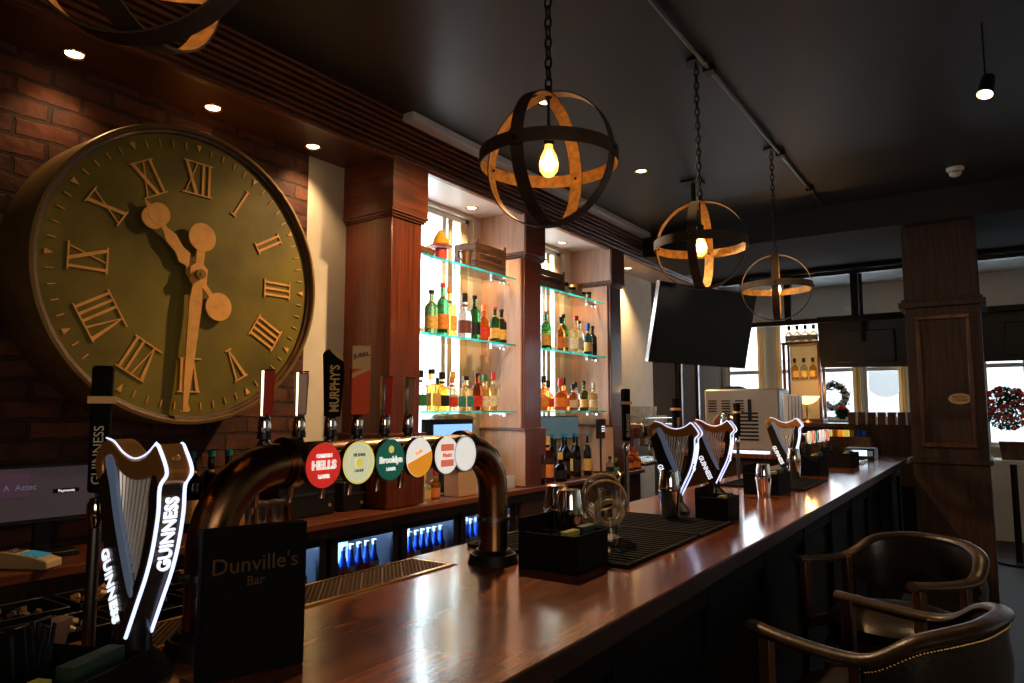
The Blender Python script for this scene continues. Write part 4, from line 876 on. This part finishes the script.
# teal-capped wine bottles
for i, x in enumerate((1.70, 1.78, 1.845, 1.895, 1.935, 1.985, 2.025, 2.075)):
    bottle(x, 3.03+.09*(i % 2), Z0, 'wine', .36 if i else .37, .030, DK, Y_, (.01, .22, .24), f'dark wine bottle with teal cap, {ORD[i]} from left in the row under the clock', 'teal-capped wine bottles under the clock')
t = thing('garnish_rack', 'steel rack of round metal garnish pots beside the left tap elbow', 'rack', (2.10, 2.87, Z0))
MB().bx(-.14, .14, -.045, -.042, .10, .112).bx(-.14, .14, .072, .075, .10, .112).bx(-.14, -.135, -.045, .075, 0, .112).bx(.135, .14, -.045, .075, 0, .112).build('frame', 'brass', t)
for i in range(3):
    MB().lathe([(0, .004), (.033, .004), (.038, .115), (.045, .118), (.041, .12), (.035, .118), (.03, .01), (0, .01)], (-.09+i*.09, .015, 0), 24).build('pot', 'steel', t)
for i, (x, lb) in enumerate(((1.93, 'steel mug'),)):
    t = thing('crumpled_bag', 'crumpled foil bag beside the garnish pots', 'bag', (1.93, 2.83, Z0)); b = MB().sph((0, 0, .05), .055, n=16, sc=(.8, .7, .95)); 
    for v in b.bm.verts: v.co += Vector((random.uniform(-.006, .006), random.uniform(-.006, .006), random.uniform(-.006, .006))); v.co.z = max(v.co.z, 0)
    b.build('foil', 'gold', t, smooth=False)
def printer(x0, x1, y0, y1, h, lb, name='receipt_printer'):
    t = thing(name, lb, 'printer'); MB().bx(x0, x1, y0, y1, Z0, Z0+h).build('body', 'black', t, .012)
    MB().bx(x0+.02, x1-.02, y0-.003, y0, Z0+h*.55, Z0+h*.62).build('paper_slot', 'steel', t); MB().cyl((x1-.04, y0-.004, Z0+h*.25), (x1-.04, y0, Z0+h*.25), .01, n=12).build('button', 'gold', t)
    MB().bx(x0+.03, x1-.03, y0+.02, y1-.04, Z0+h, Z0+h+.008).build('lid', 'dsteel', t, .003)
printer(2.24, 2.60, 2.93, 3.15, .20, 'wide black till printer under the red and yellow badges')
printer(2.66, 2.83, 2.93, 3.10, .16, 'smaller black box printer against the first column')
t = thing('order_screen', 'small blue screen with a dark hat-shaped lid under the left bay shelves', 'screen', (3.62, 3.0, Z0))
MB().bx(-.25, .25, -.02, .02, .27, .49).bx(-.04, .04, .02, .05, 0, .3).bx(-.12, .12, -.06, .1, 0, .015).build('case', 'black', t, .006)
MB().bx(-.17, .23, -.024, -.02, .34, .455).build('display', pm('blue_screen', (.2, .4, .8), .2, emis=(.25, .5, 1), es=1.3), t)
MB().lathe([(0, .49), (.26, .49), (.20, .51), (.1, .525), (0, .53)], n=28, sy=.5).build('lid', 'chairwood', t)
for i, (x, lb, gc) in enumerate(((3.06, 'small dark bitters bottle first in the group left of the kraft tub', DK), (3.14, 'small amber sauce bottle second in the group left of the kraft tub', PALE), (3.24, 'small gold sauce bottle third in the group left of the kraft tub', PALE), (3.34, 'small orange-labelled bottle with red cap next to the kraft tub', (.7, .25, .05)))):
    bottle(x, 2.87, Z0, 'spirit', .16 if i != 3 else .19, .031, gc, Y_ if i < 3 else O_, Y_ if i < 3 else R_, lb, 'small sauce bottles on the back counter', square=(i in (1, 2)))
t = thing('kraft_tub', 'brown kraft cardboard tub on the back counter under the badges', 'tub', (3.62, 2.88, Z0))
MB().bx(-.11, .09, -.06, .06, 0, .17).build('box', pm('kraft_card', (.52, .34, .20), .8), t, .004); MB().bx(-.115, .095, -.065, .065, .17, .18).build('lid', 'paper', t)
for i in range(5):
    for j in range(2): glass(3.87+i*.075, 2.87+j*.08, Z0, .032, .085, f'clear tumbler, {ORD[i]} from left in the {["front", "rear"][j]} row right of the kraft tub', 'tumblers right of the kraft tub', mt='tumbler')
t = thing('round_speaker', 'round black speaker behind the right tap post', 'speaker', (4.12, 2.94, Z0))
MB().lathe([(0, -.03), (.085, -.03), (.09, 0), (.075, .02), (.05, .012), (0, .02)], (0, .09, .20), 28, q=Euler((PI/2, 0, -.5)).to_matrix()).build('driver', 'black', t); MB().bx(-.03, .03, .06, .14, 0, .13).build('foot', 'black', t)
bottle(4.47, 2.83, Z0, 'spirit', .37, .045, DK, (.1, .04, .02), B_, 'tall black liqueur bottle in front of the middle column', 'liqueur bottles by the middle column')
bottle(4.60, 2.83, Z0, 'spirit', .35, .044, (.2, .04, .02), O_, Y_, 'dark bottle with a big orange label beside the middle column', 'liqueur bottles by the middle column')
bottle(4.74, 2.80, Z0, 'squat', .22, .04, DK, B_, Y_, 'short dark bottle right of the orange-labelled one', 'liqueur bottles by the middle column')
for i, x in enumerate((4.86, 4.95, 5.04, 5.13, 5.22, 5.31)):
    bottle(x, 2.95-.08*(i % 2), Z0, 'wine', .355, .031, DK, B_ if i < 4 else Y_, (.02, .25, .60), f'dark wine bottle with bright blue cap, {ORD[i]} from left under the right bay', 'blue-capped wine bottles under the right bay')
t = thing('grey_monitor', 'wide grey monitor under the lowest shelf of the right bay', 'screen', (5.15, 3.08, Z0))
MB().bx(-.38, .35, -.02, .02, .30, .50).bx(-.04, .04, .02, .05, 0, .35).bx(-.12, .12, -.06, .1, 0, .015).build('case', 'black', t, .005); MB().bx(-.37, .34, -.024, -.02, .31, .49).build('display', pm('grey_screen', (.12, .2, .22), .15, emis=(.10, .17, .19), es=.5), t)
t = thing('tablet', 'small black tablet with white lines beside the grey monitor', 'tablet', (5.60, 2.88, Z0))
MB().bx(-.10, .08, -.008, .008, .30, .47).bx(-.01, .01, .008, .02, 0, .32).bx(-.05, .05, -.02, .06, 0, .01).build('case', 'black', t, .004)
MB().bx(-.02, .04, -.0095, -.008, .36, .368).bx(-.02, .04, -.0095, -.008, .38, .388).bx(-.02, .05, -.0095, -.008, .40, .408).build('screen_text', 'wlet', t)
for i, (x, h, gc, lc, cc, lb) in enumerate(((5.56, .15, CLR, B_, B_, 'small clear dark-capped bottle in front of the last plinth'), (5.68, .13, PALE, G_, (.05, .4, .1), 'tiny green-capped bottle in front of the last plinth'), (5.96, .17, (.8, .2, .02), O_, O_, 'left orange aperitif bottle right of the last column'), (6.04, .21, (.85, .2, .02), O_, R_, 'tallest orange aperitif bottle with red cap right of the last column'), (6.13, .16, (.8, .25, .03), O_, O_, 'right orange aperitif bottle right of the last column'))):
    bottle(x, 2.785, Z0, 'spirit', h, .032, gc, lc, cc, lb, 'small bottles at the right end of the back counter')

# ------------------------------------------------------------------ lower left: black speed rail with garnish trays
t = thing('garnish_station', 'black condiment station with orange-lit clutter at the bottom left corner', 'station', (.72, 1.66, 0))
MB().bx(-.35, .45, -.28, .25, 0, 1.0).build('cabinet', 'matte', t, .01)
for j, yy in enumerate((-.12, .08)):
    for i in range(4):
        x = -.30+i*.19; tr = MB().bx(x, x+.17, yy, yy+.006, 1.0, 1.06).bx(x, x+.17, yy+.14, yy+.146, 1.0, 1.06).bx(x, x+.006, yy+.006, yy+.14, 1.0, 1.06).bx(x+.164, x+.17, yy+.006, yy+.14, 1.0, 1.06).build('tray', 'black', t, .002)
        g = MB()
        for k in range(22): g.box((x+random.uniform(.02, .15), yy+random.uniform(.02, .13), 1.01+random.uniform(0, .05)), (.018, .014, .01), rot=Euler((random.random(), random.random(), random.random()*3)).to_matrix())
        g.build('garnish', ['gink', 'paper', 'crate'][(i+j) % 3], tr)['kind'] = 'stuff'
n = thing('napkin_stack', 'small stack of tan napkins leaning at the foot of the big harp tap', 'napkins', (.50, 1.22, 1.1), .5)
for i in range(5): MB().box((0, -.02+i*.009, .04), (.07, .003, .08), rot=Matrix.Rotation(.25, 3, 'X')).build('napkin', pm('tan_napkin', (.35, .2, .13), .8), n)
caddy(.38, .95, .4, .22, .16, .09, 'black caddy with a green card at the bottom left below the big harp tap')
# ------------------------------------------------------------------ screens
def tv(loc, w, h, yaw, tilt, roll, label, back=False, mount=None, to=ZC):
    t = thing('wall_screen', label, 'television', loc); r = Vector((math.cos(yaw), math.sin(yaw), 0)); n = Vector((-math.sin(yaw), math.cos(yaw), 0)); up = Vector((0, 0, 1))*math.cos(tilt)+n*math.sin(tilt)
    r2 = r*math.cos(roll)+up*math.sin(roll); u2 = -r*math.sin(roll)+up*math.cos(roll); n2 = u2.cross(r2)*-1; n2 = r2.cross(u2)*-1
    R3 = Matrix((r2, n2, u2)).transposed()
    def tf(ob): ob.data.transform(R3.to_4x4())
    f = MB().bx(-w/2, w/2, 0, .03, -h/2, h/2); tf(f.build('frame', 'black', t, .003))
    s = -1 if not back else 1
    if not back:
        g = MB().bx(-w/2+.008, w/2-.008, -.003, 0, -h/2+.012, h/2-.008); tf(g.build('display', pm('dark_display', (.004, .004, .004), .12), t)); e = MB().bx(-w/2-.003, -w/2, -.001, .03, -h/2, h/2); tf(e.build('silver_edge', 'steel', t))
    g = MB().bx(-w*.3, w*.3, .03 if not back else -.03, .06 if not back else 0, -h*.4, h*.2); tf(g.build('rear_housing', 'black', t, .006))
    c = n2*(.07 if not back else -.05); top = Vector((c.x*1.2, c.y*1.2, to-loc[2]))
    a = MB().tube([c-u2*.0, c*1.2+Vector((0, 0, .1)), top], .018, 10); a.box(tuple(top-Vector((0, 0, .01))), (.14, .14, .02)); a.build('mount', 'iron', t)
    return t
tv((4.92, 1.69, 2.095), .99, .56, -.4155, -.219, -.0198, 'dark tilted television hanging before the far end of the back bar')
tv((8.25, 1.10, 2.235), .99, .565, -1.80, -.157, -.03, 'dark television hung left of the big panelled post', True)
tv((8.25, -.42, 2.24), .99, .54, -1.57, -.12, 0, 'dark television showing right of the big panelled post', True)

# ------------------------------------------------------------------ far room
door = struct(MB().bx(8.2, 8.9, 3.18, 3.2, 0, 2.3), 'door_1', 'taupe', .004); MB().bx(8.25, 8.3, 3.15, 3.18, 0, 2.35).bx(8.85, 8.9, 3.15, 3.18, 0, 2.35).build('door_frame', 'chairwood', door)
t = thing('display_cabinet', 'tall glazed brass-lit display cabinet by the far windows', 'cabinet', (8.6, 1.80, 0))
f = MB()
for y in (-.19, .19):
    for x in (-.12, .12): f.bx(x-.015, x+.015, y-.015, y+.015, 0, 2.27)
f.bx(-.14, .14, -.21, .21, 2.25, 2.28).bx(-.14, .14, -.21, .21, 1.36, 1.40).bx(-.13, .13, -.2, .2, 0, 1.36).build('frame', 'chairwood', t, .004)
MB().bx(.10, .105, -.17, .17, 1.40, 2.25).build('back_panel', 'glowcurtain', t)
MB().bx(-.11, .10, -.17, .17, 1.84, 1.85).build('glass_shelf', 'shelfglass', t)
for i in range(3): bottle(8.6, 1.70+i*.1, 1.851, 'spirit', .25, .035, AMB if i != 1 else CLR, Y_, B_, f'amber bottle in the far display cabinet, {ORD[i]} from the right', 'bottles in the display cabinet')
for i in range(4): bottle(8.56, 1.67+i*.09, 2.2805, 'squat', .2, .038, (.5, .35, .2), Wt, B_, f'dusty bottle on top of the far display cabinet, {ORD[i]} from the right', 'bottles on the display cabinet')
t = thing('table_lamp', 'table lamp with a glowing scalloped bowl shade before the far windows', 'lamp', (8.3, 1.72, 1.36))
MB().lathe([(.0, 0), (.05, 0), (.04, .015), (.012, .03), (.009, .10), (.015, .13), (.008, .2), (.008, .24)], n=18).build('stand', 'brass', t)
MB().lathe([(.01, .20), (.06, .215), (.11, .25), (.135, .29), (.13, .292), (.10, .255), (.05, .222)], n=24).build('shade', pm('glowing_shade', (1, .7, .35), .5, emis=(1, .55, .2), es=3.5), t)
lamp('POINT', 'lamp_light', (8.3, 1.72, 1.75), 5, WARM, shadow_soft_size=.05)
t = thing('lamp_ledge', 'long wooden ledge under the lamp and wreath window', 'ledge'); MB().bx(8.1, 8.42, .95, 2.1, 1.32, 1.36).build('board', 'counter', t); MB().bx(8.15, 8.4, .97, 2.08, 0, 1.32).build('panel', 'dwood', t)
def foliage(name, c, R, r, n, mats, label, cat, wreath=True, flat=.5):
    t = thing(name, label, cat, c); g = MB()
    for i in range(n):
        a = random.random()*2*PI; q = random.gauss(0, r*.45); rr = R+q if wreath else R*math.sqrt(random.random())
        p = Vector((random.uniform(-r, r)*flat, rr*math.cos(a), rr*math.sin(a))); d = Vector((random.uniform(-1, 1), random.uniform(-1, 1), random.uniform(-1, 1))).normalized()*.035; e = d.orthogonal().normalized()*.012
        vs = [g.bm.verts.new(p-d), g.bm.verts.new(p+e), g.bm.verts.new(p+d), g.bm.verts.new(p-e)]; g.bm.faces.new(vs)
    g.build('foliage', mats[0], t)
    for i in range(n//25 if wreath or R > .1 else 2):
        a = random.random()*2*PI; rr = R+random.gauss(0, r*.3) if wreath else R*math.sqrt(random.random())
        MB().sph((0, 0, 0), .020 if wreath else .028, n=8).build('bauble', mats[1], t, loc=(-r*flat, rr*math.cos(a), rr*math.sin(a)))
    return t
w_ = foliage('christmas_wreath', (9.91, 1.73, 1.68), .15, .05, 900, ['green', 'wink'], 'green wreath with white baubles hanging at the far window', 'wreath')
MB().tube([(0, .15*math.cos(a), .15*math.sin(a)) for a in [2*PI*i/24 for i in range(24)]], .012, 6, closed=True).cyl((0, 0, .15), (.11, 0, .30), .004, n=6).build('hoop', 'dgreen', w_)
w_ = foliage('christmas_garland', (9.8, -.11, 1.52), .24, .1, 900, ['green', 'redl'], 'hanging garland with big red baubles in the window right of the post', 'garland', False)
foliage('ledge_greenery', (8.2, 1.35, 1.47), .06, .06, 260, ['green', 'redl'], 'low greenery lying on the ledge below the wreath', 'greenery', False)
t = thing('menu_rack', 'long wooden divider holding a row of brown menu folders', 'rack'); MB().bx(7.5, 7.62, .60, 1.22, 1.30, 1.36).bx(7.5, 7.62, .60, 1.22, 0, 1.30).build('divider', 'dwood', t, .004)
for i in range(7):
    t = thing('menu_folder', f'brown menu folder, {ORD[i]} from left on the far divider', 'menu', (7.56, 1.15-i*.085, 1.36), group='menu folders on the divider')
    MB().bx(-.03, .03, -.037, .037, 0, .12).build('cover', 'chairwood', t, .003); MB().bx(-.032, -.03, -.037, -.030, 0, .12).build('pale_spine', 'cream', t)
t = thing('wooden_display_box', 'brown wooden box with orange and yellow packets near the bar end', 'box', (7.35, 1.22, 0))
MB().bx(-.12, .12, -.26, .26, 0, 1.25).build('box', 'crate', t, .004)
for i in range(8): MB().box((-.04, -.2+i*.05, 1.28), (.08, .04, .06)).build('packet', ['b_yel', 'b_orange', 'gink', 'blue'][i % 3 if i > 1 else 3], t)
t = thing('till_printer', 'black till with a glowing white and blue display at the far end of the bar', 'till', (6.45, .93, 1.1))
MB().bx(-.12, .12, -.11, .11, 0, .09).build('body', 'black', t, .01); MB().bx(-.124, -.12, -.06, .06, .03, .075).build('display', pm('bright_panel', (.7, .85, 1), emis=(.6, .8, 1), es=1.4), t); MB().bx(-.125, -.12, .07, .10, .03, .07).bx(-.125, -.12, -.10, -.07, .03, .07).build('buttons', 'silverband', t)
t = thing('tray', 'flat steel tray lying near the far end of the bar', 'tray', (5.95, .96, 1.1)); MB().bx(-.16, .16, -.12, .12, 0, .008).build('plate', 'steel', t, .002); MB().bx(-.16, .16, -.12, -.114, .008, .02).bx(-.16, .16, .114, .12, .008, .02).build('rim', 'steel', t)
t = thing('side_table', 'pale-topped small table beyond the big post at right', 'table', (8.6, -.12, 0))
MB().cyl((0, 0, .98), (0, 0, 1.01), .28, n=32).build('tabletop', 'white', t); MB().cyl((0, 0, .02), (0, 0, .98), .03, n=12).build('stem', 'iron', t); MB().cyl((0, 0, 0), (0, 0, .02), .2, n=24).build('foot', 'iron', t)
t = thing('planter', 'brown tapered planter standing on the pale-topped table', 'planter', (8.6, -.12, 1.01)); MB().box((0, 0, .09), (.15, .18, .18), taper=(1.2, 1.2)).build('pot', 'chairwood', t, .004)
# ------------------------------------------------------------------ bar stools
def stool(x, y, face, label):
    t = thing('bar_stool', label, 'bar stool', (x, y, 0), face)      # local +x = front (open side)
    hw, dp = .23, .20
    plan = [(.23, hw, .945), (.12, hw+.012, .935), (.0, hw+.015, .93), (-.08, hw+.01, .94), (-.16, hw-.02, .99), (-.215, hw-.08, 1.01), (-.245, .08, 1.018), (-.25, 0, 1.02)]
    plan = plan+[(a, -b_, c) for a, b_, c in reversed(plan[:-1])]
    P = spline([Vector(p) for p in plan], 6)
    MB().tube(P, .015, 12, ry=.025, up=(0, 0, 1)).build('arm_rail', 'leatherw', t)
    # upholstered back under the rail
    bk = [p for p in P if p.x < -.06]; g = MB(); rings = []
    for p in bk:
        o_ = Vector((p.x, p.y, 0)).normalized(); zt = p.z-.008; zb = .80+max(0, (p.x+.16)*.8)
        rings.append([g.bm.verts.new((p.x+o_.x*.008, p.y+o_.y*.008, zt)), g.bm.verts.new((p.x+o_.x*.018, p.y+o_.y*.018, (zt+zb)/2)), g.bm.verts.new((p.x+o_.x*.008, p.y+o_.y*.008, zb)), g.bm.verts.new((p.x-o_.x*.02, p.y-o_.y*.02, zb)), g.bm.verts.new((p.x-o_.x*.035, p.y-o_.y*.035, (zt+zb)/2)), g.bm.verts.new((p.x-o_.x*.02, p.y-o_.y*.02, zt))])
    for a, b_ in zip(rings, rings[1:]):
        for k in range(6): g.bm.faces.new((a[k], a[(k+1) % 6], b_[(k+1) % 6], b_[k]))
    for r_ in (rings[0], rings[-1]): g.bm.faces.new(r_)
    bo = g.build('backrest', 'leather', t)
    pts_ = []
    for i, p in enumerate(bk):
        o_ = Vector((p.x, p.y, 0)).normalized(); zb = .80+max(0, (p.x+.16)*.8)
        pts_ += [(p.x+o_.x*.013, p.y+o_.y*.013, p.z-.022), (p.x+o_.x*.012, p.y+o_.y*.012, zb+.008)]
        if i+1 < len(bk): p2 = (p+bk[i+1])/2; pts_.append((p2.x+o_.x*.013, p2.y+o_.y*.013, p2.z-.022))
    n0 = MB().sph((0, 0, 0), .0045, n=6).build('nailhead', 'nail', bo, loc=pts_[0])
    for q in pts_[1:100]: c = n0.copy(); c.location = q; C.objects.link(c)
    MB().lathe([(0, .715), (.20, .715), (.225, .73), (.228, .755), (.20, .78), (.1, .79), (0, .792)], (0, 0, 0), 32).build('seat', 'leather', t)
    MB().lathe([(.0, .665), (.205, .665), (.215, .68), (.215, .715), (0, .715)], (0, 0, 0), 32).build('seat_frame', 'chairwood', t)
    for sy in (1, -1):
        MB().box((.19, sy*(hw-.005), .84), (.034, .03, .20)).build('arm_post', 'chairwood', t, .004)
        MB().box((-.04, sy*(hw-.002), .83), (.03, .028, .21)).build('arm_post', 'chairwood', t, .004)
        MB().bx(-.05, .2, sy*.195-.012, sy*.195+.04*sy, .70, .735).build('side_bracket', 'chairwood', t)
        for sx in (1, -1): MB().tube([(sx*.15, sy*.15, .67), (sx*.20, sy*.20, 0)], [.022, .015], 10).build('leg', 'chairwood', t)
    MB().tube([(.19*math.cos(a)*1.27, .19*math.sin(a)*1.27, .28) for a in [2*PI*i/32 for i in range(32)]], .010, 8, closed=True).build('foot_ring', 'dsteel', t)
M['leatherw'] = pm('dark_leather_rail', (.05, .028, .015), .36, noise=.3, bump=.2, scale=50)
stool(2.06, .27, math.radians(74), 'leather bar stool nearest the camera, seen from behind with studded back')
stool(2.90, .33, math.radians(150), 'second leather bar stool farther along, its seat facing the bar')
